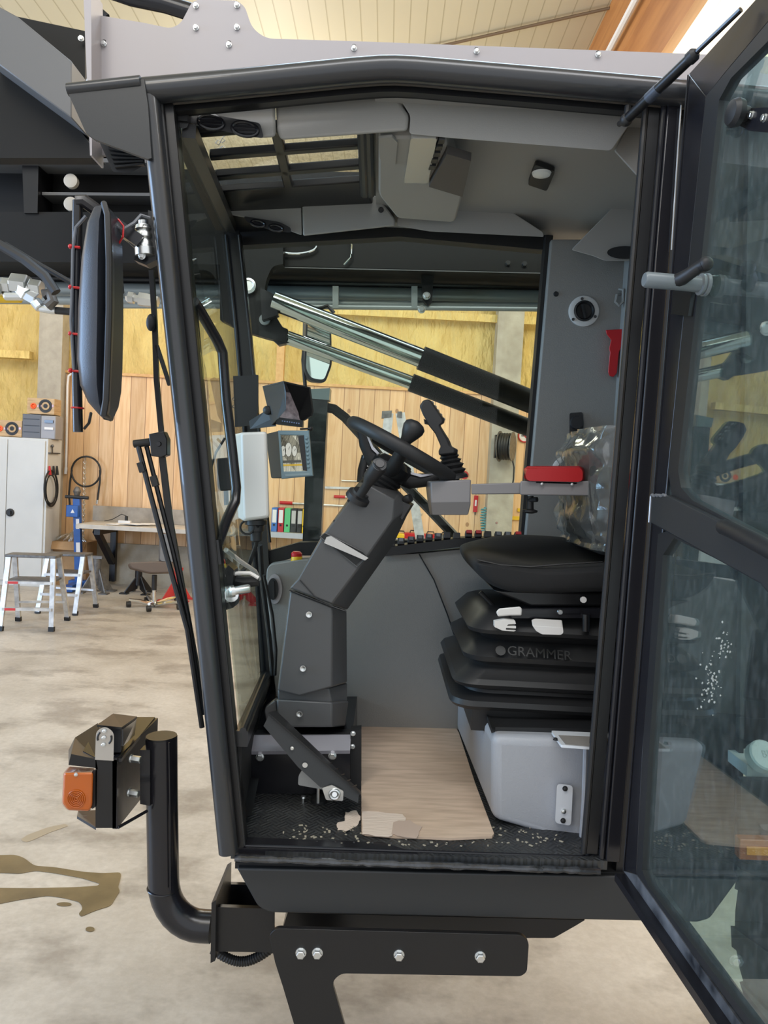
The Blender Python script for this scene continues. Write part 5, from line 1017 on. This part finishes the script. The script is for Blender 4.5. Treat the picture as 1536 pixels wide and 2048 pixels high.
# collar, stalks
ax_ = (CR * .5 + CU * .866).normalized(); tt_ = (CR * .868 - CU * .497).normalized()
C = P(806, 903, 2.10)
ax_ = (ax_ + Vector((0, -.035, 0))).normalized(); vv_ = ax_.cross(tt_).normalized()
cb = P(757, 976, 2.08)
part('gaiter', MB().lathe(cb, ax_, [(-.03, .058), (0, .052), (.006, .056), (.012, .05), (.018, .055), (.024, .049), (.030, .054), (.036, .048), (.042, .046)], 24), RUB, t)
part('column_head', MB().lathe(cb + ax_ * .04, ax_, [(0, .050), (.012, .056), (.035, .054), (.05, .040)], 24), SAT, t)
st = part('indicator_stalk', MB().tube([P(722, 988, 1.93), P(735, 968, 1.90), P(741, 955, 1.89), P(760, 930, 1.87)], [.012, .012, .019, .021], 16), RUBM, t)
sub_part('stalk_boot', MB().lathe(P(718, 992, 1.96), (.45, -.4, .8), [(-.01, .034), (.004, .032), (.008, .024), (.014, .022)], 22), RUBM, st); sub_part('stalk_button', MB().lathe(P(758, 931, 1.868), (.2, -.85, .5), [(0, .018), (.006, .018), (.007, .012), (.011, .011)], 18), mat('button_grey', (.06, .06, .062), .4), st)
st = part('wiper_stalk', MB().tube([P(724, 965, 2.12), P(727, 940, 2.12), P(733, 918, 2.12)], [.015, .0165, .0165], 16), RUB, t); sub_part('stalk_tip', MB().lathe(P(733, 920, 2.12), P(734, 912, 2.12) - P(733, 920, 2.12), [(0, .017), (.012, .016), (.016, .010)], 14), BLK, st)
for k in range(4): sub_part('stalk_mark', MB().box(P(738 - 1.5 * k, 924 + 8 * k, 2.102), (.007, .002, .005)), PAPERG, st)
# wheel
wt = thing('steering_wheel', 'black steering wheel seen edge-on with silver spoke trims', 'steering wheel', C - ax_ * .06)
part('rim', MB().tube([C + (tt_ * math.cos(k * math.pi / 32) + vv_ * math.sin(k * math.pi / 32)) * .160 for k in range(64)], .0185, 14, closed=True), STEER, wt)
hub = C - ax_ * .062
part('hub', MB().lathe(hub - ax_ * .02, ax_, [(0, .045), (.01, .055), (.035, .056), (.045, .05), (.048, .01)], 24), RUBM, wt)
for ang in (180, 0, 270):
    d_ = tt_ * math.cos(R(ang)) + vv_ * math.sin(R(ang))
    s0 = part('spoke', MB().tube([C + d_ * .156, C + d_ * .128 - ax_ * .004, C + d_ * .100 - ax_ * .034, C + d_ * .06 - ax_ * .062, hub], [.015, .017, .019, .022, .028], 12), STEER, wt)
    q = C + d_ * .085 - ax_ * .036
    sub_part('spoke_trim', MB().loft([[C + d_ * .108 - ax_ * .008 + vv_ * w for w in (-.016, .016)] + [C + d_ * .108 - ax_ * .014 + vv_ * w for w in (.016, -.016)], [C + d_ * .078 - ax_ * .030 + vv_ * w for w in (-.024, .024)] + [C + d_ * .078 - ax_ * .038 + vv_ * w for w in (.024, -.024)], [C + d_ * .045 - ax_ * .040 + vv_ * w for w in (-.018, .018)] + [C + d_ * .045 - ax_ * .046 + vv_ * w for w in (.018, -.018)]]), ALUP, s0, label='silver spoke trim')
part('horn_pad', MB().lathe(hub + ax_ * .02, ax_, [(0, .048), (.012, .044), (.016, .02)], 24), RUBM, wt)
kn0, kn1 = P(800, 900, 1.98), P(836, 843, 1.98); ka = (kn1 - kn0).normalized(); L = (kn1 - kn0).length
part('spinner_knob', MB().lathe(kn0, ka, [(0, .011), (L * .10, .0115), (L * .35, .016), (L * .55, .024), (L * .72, .0295), (L * .86, .0285), (L * .95, .02), (L, .004)], 20), STEER, wt, smooth=80)

# ================================================================== pedal, floor things
t = thing('foot_pedal', 'black ribbed plate pedal hinged on the cab floor', 'pedal', P(640, 1600, 1.86))
part('pedal_plate', MB().prism([P(527, 1452, 1.79), P(538, 1430, 1.80), P(718, 1588, 1.80), P(716, 1606, 1.79), P(652, 1576, 1.79), P(640, 1574, 1.79), P(596, 1534, 1.79)], (0, .005, 0)), BEAMG if False else GRAPH, t)
part('pedal_tread', MB().prism([P(536, 1428, 1.79), P(720, 1590, 1.79), P(722, 1586, 1.87), P(552, 1424, 1.90)], (0, 0, .004)), RUB, t)
m = MB()
for k in range(14): m.bar(P(542 + 12.5 * k, 1433 + 11 * k, 1.80) + Vector((0, 0, .004)), P(550 + 12.5 * k, 1431 + 11 * k, 1.87) + Vector((0, 0, .005)), .003, .003)
part('tread_rib', m, RUB, t)
part('hinge_bracket', MB().ppx(rnd([(644, 1576), (664, 1570), (687, 1582), (686, 1602), (652, 1600)], 3), 1.785, .004), ZINC, t); part('hinge_pin', MB().torus(P(669, 1589, 1.784), (0, 1, 0), .011, .004, 20, 8).cyl(P(669, 1589, 1.79), P(669, 1589, 1.778), .006, 10), ZINC, t)
part('sensor_plate', MB().ppx(rnd([(597, 1552), (604, 1540), (618, 1548), (650, 1580), (596, 1570)], 4), 1.83, .004), mat('grey_zinc_plate', (.38, .39, .39), .45, .4), t)
part('return_spring', MB().cyl(P(636, 1576, 1.83), P(636, 1606, 1.83), .004, 10), ZINC, t); part('spring_seat', MB().lathe(FL(638, 1603, 0.0), (0, 0, 1), [(0, .022), (.008, .022), (.012, .016), (.016, .012)], 20), RUB, t)
for x, y in ((600, 1336), (610, 1530)): pass
part('pedal_hole', MB().lathe(P(610, 1530, 1.789), (0, -1, 0), [(0, .0065), (.001, .0065), (.001, .005)], 16), ZINC, t); part('pedal_rivet', MB().lathe(P(584, 1497, 1.789), (0, -1, 0), [(0, .0048), (.002, .003)], 12), ALU, t)
one('floor_stud', MB().lathe(FL(606, 1606), (0, 0, 1), [(0, .004), (.014, .004), (.014, .007), (.018, .006)], 10), ZINC, 'zinc stud standing on the floor left of the pedal pivot'.replace('left of', 'beside'), 'stud')
# cardboard on the floor
cbp = [(722, 1457), (800, 1456), (911, 1457), (918, 1470), (950, 1570), (988, 1672), (984, 1677), (900, 1681), (860, 1679), (790, 1677), (730, 1672), (723, 1668)]
t = thing('cardboard_mat', 'worn brown cardboard sheet laid on the cab floor', 'cardboard', FL(840, 1600, 0))
part('sheet', MB().prism([FL(x, y, .001) for x, y in cbp], FL.n * .006), CARD, t)
def rag(pts, n=3, a=2.0):
    out = []
    for i, p in enumerate(pts):
        q = pts[(i + 1) % len(pts)]
        for k in range(n): out.append((p[0] + (q[0] - p[0]) * k / n + random.uniform(-a, a), p[1] + (q[1] - p[1]) * k / n + random.uniform(-a, a)))
    return out
part('torn_ply', MB().prism([FL(x, y, .0075) for x, y in rag([(724, 1624), (770, 1626), (806, 1630), (812, 1640), (788, 1650), (785, 1672), (762, 1674), (726, 1668)], 3, 1.6)], FL.n * .0012), CARDT, t)
part('torn_ply', MB().prism([FL(x, y, .008) for x, y in rag([(786, 1644), (820, 1640), (843, 1654), (834, 1678), (800, 1674), (782, 1668)], 3, 1.8)], FL.n * .001), mat('torn_paper_brown', (.52, .40, .33), .9), t)
m = MB(); sc = rag([(690, 1626), (714, 1620), (722, 1640), (712, 1654), (694, 1663), (676, 1660), (672, 1648), (688, 1642)], 4, 1.6); nn = len(sc)
m.prism([FL(x, y, .002 + .004 * math.sin(i * .9)) for i, (x, y) in enumerate(sc)], FL.n * .0012)
one('paper_scrap', m, CARDT, 'torn scrap of corrugated cardboard beside the brown sheet', 'scrap')
m = MB()
for k in range(150):
    px, py = random.uniform(560, 1140), random.uniform(1650, 1692)
    if 724 < px < 985 and py < 1678: continue
    m.box(FL(px, py, .001), (random.uniform(.002, .010), random.uniform(.002, .006), .0015), Matrix.Rotation(random.uniform(0, 3), 3, 'Z'))
o = one('wood_dust', m, mat('dust_crumbs', (.42, .38, .30), .9), 'pale dust crumbs scattered along the door sill', 'dust'); o['kind'] = 'stuff'

# ================================================================== seat
t = thing('operator_seat', 'black suspension seat with cloth cushion and rubber bellows', 'seat', P(1100, 1460, 2.1))
YS = 1.90
base = [(944, 1128), (952, 1112), (985, 1108), (1040, 1108), (1100, 1112), (1215, 1112), (1300, 1112), (1300, 1184), (1205, 1184), (1080, 1190), (1010, 1187), (964, 1164)]
def sec_(Y, dz_top, inset, dzb=0.0):
    out = []
    cx = 1120; 
    for i, (x, y) in enumerate(base):
        p = P(cx + (x - cx) * (1 - inset), y, YS); z = p.z
        if 1 <= i <= 6: z += dz_top[i] if isinstance(dz_top, (list, tuple)) else dz_top
        else: z += dzb
        out.append(Vector((p.x, Y, z)))
    return out
low = [0, -.010, -.016, -.030, -.030, -.020, -.018]; mid = [0, -.006, -.010, -.030, -.040, -.036, -.036]; hi = [0, -.004, .004, .022, .030, .02, .0]
sec_list = [sec_(1.855, [0, -.03, -.035, -.04, -.04, -.035, -.03], .035, .02), sec_(1.875, low, .008, .004), sec_(1.93, [0, -.004, -.012, -.026, -.026, -.016, -.014], 0), sec_(2.02, mid, 0), sec_(2.16, mid, 0), sec_(2.25, hi, 0), sec_(2.31, hi, .01), sec_(2.335, low, .05, .015)]
part('cushion', MB().loft(sec_list), SEATF, t, sub=2, smooth=180)
part('cushion_seam', MB().tube([P(x, y, 1.874) for x, y in ((955, 1120), (1000, 1130), (1060, 1134), (1120, 1129), (1205, 1124))], .0022, 6), RUB, t)
part('seat_pan', MB().loft([[Vector((P(x, y, 1.9).x, yy, P(x, y, 1.9).z)) for x, y in ((985, 1180), (1300, 1186), (1300, 1212), (1060, 1212))] for yy in (1.89, 2.32)]), SAT, t, bevel=.006)
part('slide_rail', MB().bar(P(1020, 1225, 1.89), P(1300, 1224, 1.89), .03, .024).bar(P(1040, 1224, 1.875), P(1160, 1222, 1.875), .006, .010), BLK, t)
part('rail_bolt', MB().lathe(P(1166, 1199, 1.88), (0, -1, 0), [(0, .008), (.006, .008)], 10), WHITE, t); part('rail_bolt', MB().lathe(P(1120, 1224, 1.872), (0, -1, 0), [(0, .008), (.004, .006)], 10), ZINC, t); part('side_lock', MB().cyl(P(1172, 1228, 1.87), P(1172, 1262, 1.87), .010, 12), SAT, t)
zl = lambda y: P(1000, y, 1.88).z
def rrect(x0, z, y0, y1, r=.06, x1=.66):
    pts = []
    for cx, cy, a0 in ((x0 + r, y0 + r, 180), (x1, y0, 270), (x1, y1, 0), (x0 + r, y1 - r, 90)):
        if cx == x1: pts.append(Vector((x1, cy, z)))
        else:
            for k in range(7):
                a_ = R(a0 + 90 * k / 6) if a0 == 180 else R(a0 + 90 * k / 6)
                pts.append(Vector((cx + r * math.cos(a_), cy + r * math.sin(a_), z)))
    return pts
tiers = [(1226, .285), (1234, .262), (1262, .232), (1270, .236), (1276, .262), (1287, .275), (1290, .262), (1314, .222), (1324, .226), (1334, .250), (1338, .246), (1356, .205), (1366, .197), (1374, .205), (1382, .235), (1388, .232), (1398, .196), (1408, .192), (1416, .20), (1422, .23), (1430, .245), (1440, .255)]
part('bellows', MB().loft([rrect(xl_, zl(y), 1.845 + (xl_ - .19) * .9, 2.38 - (xl_ - .19) * .9) for y, xl_ in tiers]), RUB, t, smooth=28)
part('seat_base', MB().box((.45, 2.1, zl(1440)), (.40, .44, .06)), SAT, t)
zt_ = P(985, 1475, 1.76).z
part('base_mat', MB().prism([P(983, 1470, 1.775) + Vector((0, 0, .004)), P(990, 1464, 1.80), P(1260, 1468, 1.80), Vector((.66, 2.36, zt_ + .01)), Vector((P(940, 1396, 2.36).x - .01, 2.36, zt_ + .006))], (0, 0, .012)), RUB, t)
# embossed maker's lettering on the bellows
pc = P(1080, 1309, 1.86); Mx = Matrix.Translation(Vector((pc.x, 1.868, pc.z))) @ Matrix.Rotation(R(2), 4, 'Y') @ Matrix.Rotation(R(58), 4, 'X')
part('embossed_lettering', MB().text('GRAMMER', Mx, .035, .0016), mat('embossed_rubber', (.018, .018, .018), .42), t); part('embossed_emblem', MB().prism([Mx @ Vector((-.098 + .013 * math.cos(R(a_)), .013 * math.sin(R(a_)), 0)) for a_ in range(0, 360, 30)], (0, -.0015, 0)), mat('embossed_rubber', (.018, .018, .018), .42), t)
part('height_lever', MB().lpx([(rnd([(992, 1224), (998, 1217), (1040, 1213), (1044, 1218), (1043, 1231), (1020, 1231), (996, 1233)], 3), 1.845), (rnd([(992, 1224), (998, 1217), (1040, 1213), (1044, 1218), (1043, 1231), (1020, 1231), (996, 1233)], 3), 1.87)]), WHITE, t, bevel=.003, label='white lever grip')
part('fork_lever', MB().ppx(rnd([(989, 1243), (1010, 1239), (1030, 1241), (1032, 1248), (1016, 1249), (1014, 1252), (1032, 1252), (1032, 1257), (1012, 1256), (1012, 1260), (1032, 1261), (1028, 1263), (1004, 1261), (989, 1254)], 1), 1.842, .02), WHITE, t, bevel=.002, label='white forked lever'); part('slide_handle', MB().lpx([(rnd([(1064, 1250), (1072, 1262), (1084, 1269), (1122, 1270), (1127, 1266), (1126, 1255), (1070, 1252)], 3), 1.83), (rnd([(1062, 1240), (1070, 1256), (1084, 1262), (1122, 1264), (1125, 1252), (1124, 1240), (1070, 1237)], 3), 1.86)]), WHITE, t, bevel=.003, label='white slide handle')
part('document_flap', MB().lpx([([(930, 1222), (948, 1204), (986, 1232), (960, 1252)], 2.24), ([(930, 1222), (948, 1204), (986, 1232), (960, 1252)], 2.32)]), RUBM, t); part('flap_arm', MB().tube(pp([(960, 1184), (985, 1210), (992, 1232)], 2.0), .006, 8).tube(pp([(962, 1248), (964, 1232), (976, 1228), (978, 1244)], 1.98), .006, 8), RUB, t)
part('yellow_tag', MB().ppx([(962, 1404), (974, 1402), (970, 1410), (966, 1412)], 1.93, .004), YEL, t); part('floor_clip', MB().box(P(1002, 1427, 1.90), (.012, .01, .014)), WHITE, t)
# backrest and film
part('backrest', MB().loft([[Vector((P(x, y, 1.97).x, yy, P(x, y, 1.97).z)) for x, y in rnd([(1196, 1110), (1178, 1040), (1178, 960), (1196, 880), (1240, 850), (1340, 850), (1340, 1110)], 12)] for yy in (1.95, 2.32)]), SEATF, t, bevel=.03, seg=3)
m = MB(); secs = []
for k in range(30):
    y = 852 + (1100 - 852) * k / 29.0
    xl_ = 1171 + (14 if k > 26 else 0) + (22 * (1 - k / 5.0) if k < 5 else 0) + 3 * math.sin(k * .8); ring = []
    for j in range(30):
        u = j / 29.0; yy = 1.90 + .46 * u; x_ = P(xl_, y, 1.95).x + .03 * (abs(u - .5) * 2) ** 3
        p = Vector((x_ if 0 < j < 29 else x_ + .10, yy, P(xl_, y, 1.95).z)); p += Vector((noise.noise(p * 11) * .018 + noise.noise(p * 30) * .011, noise.noise(p * 10 + Vector((5, 0, 0))) * .02, 0)); ring.append(p)
    secs.append(ring)
n_ = 30; m.add([p for s in secs for p in s], [(k * n_ + i, k * n_ + i + 1, (k + 1) * n_ + i + 1, (k + 1) * n_ + i) for k in range(29) for i in range(29)])
ft = one('plastic_wrap', m, FILM, 'crumpled clear plastic film wrapped round the seat back', 'plastic film', smooth=180)
m = MB(); secs = []
for k in range(24):
    y = 856 + (1096 - 856) * k / 23.0; ring = []
    for j in range(14):
        u = j / 13.0; x_ = 1180 + 70 * u + (14 * (1 - k / 4.0) if k < 4 else 0)
        p = P(x_, y, 1.90); p += Vector((noise.noise(p * 14) * .012, noise.noise(p * 14 + Vector((9, 0, 0))) * .022 + noise.noise(p * 40) * .005, 0)); ring.append(p)
    secs.append(ring)
m.add([p for s in secs for p in s], [(k * 14 + i, k * 14 + i + 1, (k + 1) * 14 + i + 1, (k + 1) * 14 + i) for k in range(23) for i in range(13)])
o = sub_part('film_fold', m, FILM, ft, smooth=180)

# ================================================================== armrest and joystick
t = thing('joystick_console', 'grey armrest beam with red pad carrying the joystick box', 'armrest', P(1050, 990, 2.0))
part('inner_beam', MB().lpx([([(942, 968), (1044, 965), (1043, 988), (943, 989)], 1.99), ([(942, 968), (1044, 965), (1043, 988), (943, 989)], 2.05)]), ARMP, t, bevel=.003)
part('outer_beam', MB().lpx([([(1041, 962), (1300, 962), (1300, 993), (1040, 990)], 1.975), ([(1041, 962), (1300, 962), (1300, 993), (1040, 990)], 2.065)]), ARMP, t, bevel=.003)
part('red_pad', MB().lpx([(rnd([(1053, 938), (1160, 935), (1166, 944), (1165, 960), (1158, 964), (1058, 962), (1051, 956)], 6), 1.965), (rnd([(1048, 937), (1056, 932), (1160, 932), (1168, 938), (1169, 960), (1162, 965), (1056, 963), (1048, 957)], 5), 1.99), (rnd([(1050, 937), (1056, 932), (1160, 932), (1168, 938), (1168, 960), (1162, 964), (1056, 962), (1050, 957)], 5), 2.07)]), RED, t, bevel=.006, seg=3)
part('pad_plate', MB().ppx([(1072, 963), (1154, 965), (1154, 968), (1072, 966)], 1.975, .07), SAT, t)
for x, y in ((1084, 968), (1144, 969)): part('pad_screw', MB().ball(P(x, y, 1.97), .0045), ALU, t)
part('clamp_knob', MB().cyl(P(1060, 992, 2.02), P(1060, 1022, 2.02), .010, 12).lathe(P(1060, 1018, 2.02), (0, 0, -1), [(0, .010), (.003, .021), (.008, .020), (.012, .008)], 18).cyl(P(1056, 1000, 2.02), P(1074, 999, 2.0), .007, 10), RUB, t)
jb = part('joystick_box', MB().lpx([([(861, 963), (942, 959), (941, 1010), (936, 1030), (864, 1030), (862, 1004)], 1.99), ([(850, 962), (942, 959), (941, 1010), (936, 1030), (860, 1030), (855, 1004)], 2.12)]), ARMP, t, bevel=.004)
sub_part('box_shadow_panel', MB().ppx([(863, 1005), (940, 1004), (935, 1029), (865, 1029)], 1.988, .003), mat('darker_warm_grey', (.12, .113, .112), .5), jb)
j = thing('joystick', 'black grip joystick on a ribbed rubber gaiter', 'joystick', P(905, 958, 2.06))
gr = [(839, 812), (846, 801), (857, 798), (864, 803), (889, 838), (889, 846), (881, 851), (899, 880), (904, 893), (916, 899), (915, 908), (880, 912), (879, 903), (884, 894), (872, 868), (857, 850), (853, 842), (845, 828)]
part('grip', MB().lpx([(rnd([(853 + (x - 853) * .9, 850 + (y - 850) * .97) for x, y in gr], 3), 2.025), (rnd(gr, 3), 2.04), (rnd(gr, 3), 2.075), (rnd([(853 + (x - 853) * .9, 850 + (y - 850) * .97) for x, y in gr], 3), 2.09)]), STEER, j, bevel=.003)
part('trigger', MB().ppx([(848, 838), (856, 841), (858, 849), (850, 847)], 2.045, .02), RUB, j)
for k in range(5): part('grip_button', MB().ball(P(864 + 5.6 * k, 806 + 8.2 * k, 2.045 + .012 * (k % 2)), .0055), mat('button_pale', (.25, .25, .26), .4), j)
jz = lambda y: P(900, y, 2.06).z
m = MB(); c0 = P(898, 910, 2.06); 
prof = []
for k, (y, r_) in enumerate(((908, .022), (914, .027), (918, .022), (922, .032), (927, .026), (932, .036), (938, .029), (943, .039), (949, .032), (954, .040), (960, .041))): prof.append((c0.z - jz(y), r_))
m.lathe(Vector((c0.x, 2.06, c0.z)), P(907, 960, 2.06) - P(898, 910, 2.06), prof, 22); part('gaiter', m, RUB, j)

# ================================================================== monitors, boxes, switches
SCRI = mat('screen_image', (.30, .26, .27), .15, col2=(.08, .07, .08), vscale=40)
b_ = SCRI.node_tree.nodes['Principled BSDF']; b_.inputs['Emission Strength'].default_value = .45
SCRI.node_tree.links.new(b_.inputs['Base Color'].links[0].from_socket, b_.inputs['Emission Color'])
t = thing('camera_monitor', 'small camera monitor under a black sun hood', 'monitor', P(575, 855, 2.14))
part('hood_side', MB().loft([pp([(527, 773), (545, 849), (553, 846), (533, 772)], 2.16), pp([(563, 764), (571, 822), (556, 838), (551, 836)], 2.04)]) if False else MB().prism([P(527, 772, 2.16), P(567, 762, 2.05), P(572, 784, 2.05), P(572, 819, 2.05), P(556, 838, 2.06), P(545, 850, 2.16)], (-.004, .006, 0)), RUBM, t)
part('hood_side', MB().prism([P(567, 762, 2.05), P(618, 774, 2.12), P(624, 822, 2.12), P(621, 832, 2.12), P(606, 841, 2.15), P(599, 838, 2.17), P(590, 786, 2.17)], (.004, .006, 0)), RUBM, t)
part('hood_top', MB().prism([P(527, 772, 2.16), P(567, 762, 2.05), P(618, 774, 2.12), P(590, 786, 2.19)], (0, 0, -.004)), RUBM, t)
part('monitor_back', MB().prism([P(548, 780, 2.20), P(603, 784, 2.20), P(606, 845, 2.20), P(550, 848, 2.20)], (0, .02, 0)), RUBM, t)
part('screen', MB().prism([P(556, 782, 2.17), P(590, 784, 2.18), P(600, 840, 2.18), P(556, 838, 2.16)], (0, .004, 0)), SCRI, t)
part('button_bar', MB().prism([P(553, 834, 2.10), P(606, 841, 2.15), P(605, 854, 2.15), P(552, 848, 2.10)], (0, .03, 0)), mat('bar_grey', (.06, .065, .07), .4), t)
for k in range(8):
    c = P(565 + 4.7 * k, 842 + .7 * k, 2.108 + .0045 * k); part('button', MB().box(c, (.0035, .004, .0032)), mat('blue_key', (.25, .35, .6), .3), t)
part('monitor_arm', MB().prism([P(498, 842, 2.20), P(530, 822, 2.18), P(548, 836, 2.16), P(552, 852, 2.16), P(500, 858, 2.2)], (0, .008, 0)), RUBM, t); part('arm_knob', MB().lathe(P(537, 821, 2.14), (-.3, -1, 0), [(0, .013), (.012, .012), (.016, .006)], 16), RUB, t)
t = thing('gauge_monitor', 'blue-grey framed gauge display with a lit dial screen', 'monitor', P(590, 957, 2.14))
part('monitor_body', MB().loft([pp([(557, 861), (618, 861), (626, 951), (563, 957)], 2.10), pp([(530, 868), (600, 862), (606, 950), (542, 957), (535, 925)], 2.22)[:4]]), RUBM, t, bevel=.004)
fo, fi = [(556, 861), (618, 861), (626, 952), (563, 958)], [(561, 870), (608, 871), (614, 942), (567, 943)]
m = MB()
for k in range(4): m.prism(pp([fo[k], fo[(k + 1) % 4], fi[(k + 1) % 4], fi[k]], 2.095), (0, .012, 0))
part('bezel', m, SCRF, t, bevel=.002)
part('well_wall', MB().prism([P(596, 872, 2.097), P(608, 871, 2.097), P(614, 942, 2.097), P(606, 941, 2.097)], (0, .001, 0)), RUBM, t)
EM = bpy.data.materials.new('lit_dial_screen'); EM.use_nodes = True; b_ = EM.node_tree.nodes['Principled BSDF']; b_.inputs['Base Color'].default_value = (.5, .48, .38, 1); b_.inputs['Emission Color'].default_value = (.80, .78, .60, 1); b_.inputs['Emission Strength'].default_value = .35; b_.inputs['Roughness'].default_value = .2
part('display', MB().ppx([(560, 869), (608, 871), (614, 942), (567, 943)], 2.1, .001), EM, t)
dk = mat('dial_ink', (.10, .10, .08), .4); wd_ = mat('dial_white', (.85, .84, .74), .4)
for cx, cy, r_ in ((566.5, 902, 6.5), (577, 899, 8.5), (589, 902, 6.5)):
    d_ = part('dial', MB().ppx(circ(cx, cy, r_ * .8, r_ * 1.7, 20), 2.0985, .0006), wd_, t); sub_part('dial_ring', MB().tube(pp(circ(cx, cy, r_ * .8, r_ * 1.7, 20), 2.098), .0006, 5, closed=True).bar(P(cx, cy, 2.098), P(cx + r_ * .3, cy - r_ * .7, 2.098), .001, .001), dk, d_)
part('display_band', MB().ppx([(565, 921), (602, 920), (603, 925), (566, 926)], 2.0985, .0006), dk, t); part('display_band', MB().ppx([(566, 929), (604, 928), (604.5, 931), (566.5, 932)], 2.0985, .0006), YEL, t)
for k in range(8): part('side_key', MB().ball(P(613 + .55 * k, 876 + 8.2 * k, 2.094), .005, (1, .6, .9), 8, 6), SCRF, t)
part('label_plate', MB().ppx([(570, 948), (619, 946), (619.5, 950), (570.5, 953)], 2.0935, .001), mat('plate_blue', (.24, .33, .36), .4), t)
part('tilt_knob', MB().ball(P(621, 857, 2.12), .007).cyl(P(600, 858, 2.12), P(621, 857, 2.12), .003, 6), RUB, t)
t = thing('control_box', 'cream white rounded electrical box beside the front grab handle', 'electrical box', P(508, 1040, 2.0))
part('box_body', MB().lpx([(rnd([(482, 866), (531, 864), (536, 1034), (488, 1040)], 7), 1.96), (rnd([(479, 865), (534, 863), (539, 1036), (485, 1043)], 7), 1.975), (rnd([(466, 868), (524, 866), (528, 1032), (476, 1038)], 7), 2.08)]), WBOX, t, bevel=.005)
part('cable_gland', MB().lathe(P(512, 1040, 2.02), (0.05, 0, -1), [(0, .030), (.012, .030), (.014, .022), (.03, .022), (.032, .017), (.055, .016), (.06, .008)], 16), RUB, t); part('gland_loop', MB().torus(P(494, 1055, 2.0), (0, 1, 0), .018, .003, 20, 6), RUB, t)
part('mount_plate', MB().ppx([(466, 752), (504, 751), (506, 748), (516, 750), (516, 824), (508, 850), (470, 854)], 2.28, .01), RUBM, t); 
for y in (798, 813): part('plate_hole', MB().torus(P(467 + .2, y, 2.279), (0, 1, 0), .0035, .0012, 14, 5), DIRTM, t)
t = thing('relay_box', 'small black box hung on the front grab handle', 'box', P(450, 985, 1.86)); part('relay_case', MB().lpx([(rnd([(434, 917), (466, 914), (470, 980), (440, 982), (435, 974)], 4), 1.86), (rnd([(434, 917), (466, 914), (470, 980), (440, 982), (435, 974)], 4), 1.92)]), RUB, t, bevel=.003)
part('plug_lead', MB().tube(pp([(452, 980), (453, 1010)], 1.88), .006, 8), RUB, t); part('relay_lead', MB().tube(pp([(450, 876), (432, 905), (424, 930), (421, 945)], 1.84), .0032, 7), RUB, t)
t = thing('sensor_bracket', 'black bracket with a silver threaded fitting at the windscreen foot', 'bracket', P(465, 1220, 1.76)); part('bracket_plate', MB().ppx(rnd([(443, 1118), (468, 1140), (464, 1180), (472, 1204), (468, 1215), (446, 1222)], 3), 1.74, .05), SAT, t); part('silver_fitting', MB().lathe(P(458, 1184, 1.73), P(502, 1176, 1.75) - P(458, 1184, 1.73), [(0, .010), (.004, .0145), (.012, .0145), (.013, .0105), (.046, .0105), (.05, .008)], 14), ZINC, t)
part('fitting_base', MB().lathe(P(464, 1190, 1.74), (0, -1, .2), [(0, .017), (.008, .017), (.010, .010)], 12), ZINC, t); part('black_hose', MB().tube(pp([(466, 1160), (490, 1164), (516, 1162)], 1.78), .013, 10), RUB, t)
part('white_lead', MB().tube(pp([(460, 1150), (478, 1146), (500, 1146), (517, 1156)], 1.76), .0045, 8), WHITE, t)
t = thing('emergency_stop', 'red emergency stop button on a yellow base', 'emergency stop button', P(593, 1128, 2.46)); part('yellow_base', MB().lathe(P(593, 1128, 2.46), (0, 0, 1), [(0, .026), (.006, .024), (.012, .018), (.026, .018)], 20), YEL, t); part('red_button', MB().lathe(P(593, 1115, 2.46), (0, 0, 1), [(0, .016), (.004, .018), (.014, .018), (.020, .012), (.021, .003)], 20), REDP, t)
t = thing('switch_panel', 'black rocker switch strip along the far window sill', 'switch panel', P(900, 1100, 2.44))
m = MB(); rail([(768, 1104), (880, 1090), (922, 1085), (1050, 1084)], 2.40, .028, .08, m); part('panel_base', m, RUB, t)
for k, (x, y) in enumerate(((783, 1089), (802, 1085), (822, 1082), (840, 1079), (858, 1077), (876, 1075), (894, 1073), (913, 1074), (937, 1070), (956, 1070.5), (975, 1071), (996, 1072), (1015, 1072.5), (1035, 1073))):
    c = P(x, y, 2.415); ro = Matrix.Rotation(R(-28), 3, 'X')
    s_ = part('rocker_switch', MB().box(c, (.022, .026, .022), ro), RUBM, t, bevel=.002)
    if k in (8, 9, 13): sub_part('rocker_key', MB().box(c + Vector((0, -.006, .008)), (.017, .022, .010), ro), REDP, s_, label='red key')
    elif k in (0, 1, 2, 3, 4, 5, 11, 12): sub_part('rocker_key', MB().box(c + Vector((0, -.004, .006)), (.013, .018, .012), ro), mat('grey_key', (.12, .13, .14), .3), s_, label='grey key')
one('ice_scraper', MB().lpx([(rnd([(1211, 660), (1249, 658), (1248, 676), (1241, 698), (1238, 704), (1234, 746), (1227, 754), (1219, 752), (1216, 744), (1220, 704), (1218, 698), (1222, 680), (1213, 668)], 2), 2.475), (rnd([(1211, 660), (1249, 658), (1248, 676), (1241, 698), (1238, 704), (1234, 746), (1227, 754), (1219, 752), (1216, 744), (1220, 704), (1218, 698), (1222, 680), (1213, 668)], 2), 2.492)]), REDP, 'red plastic ice scraper clipped to the grey rear panel', 'scraper', bevel=.002)
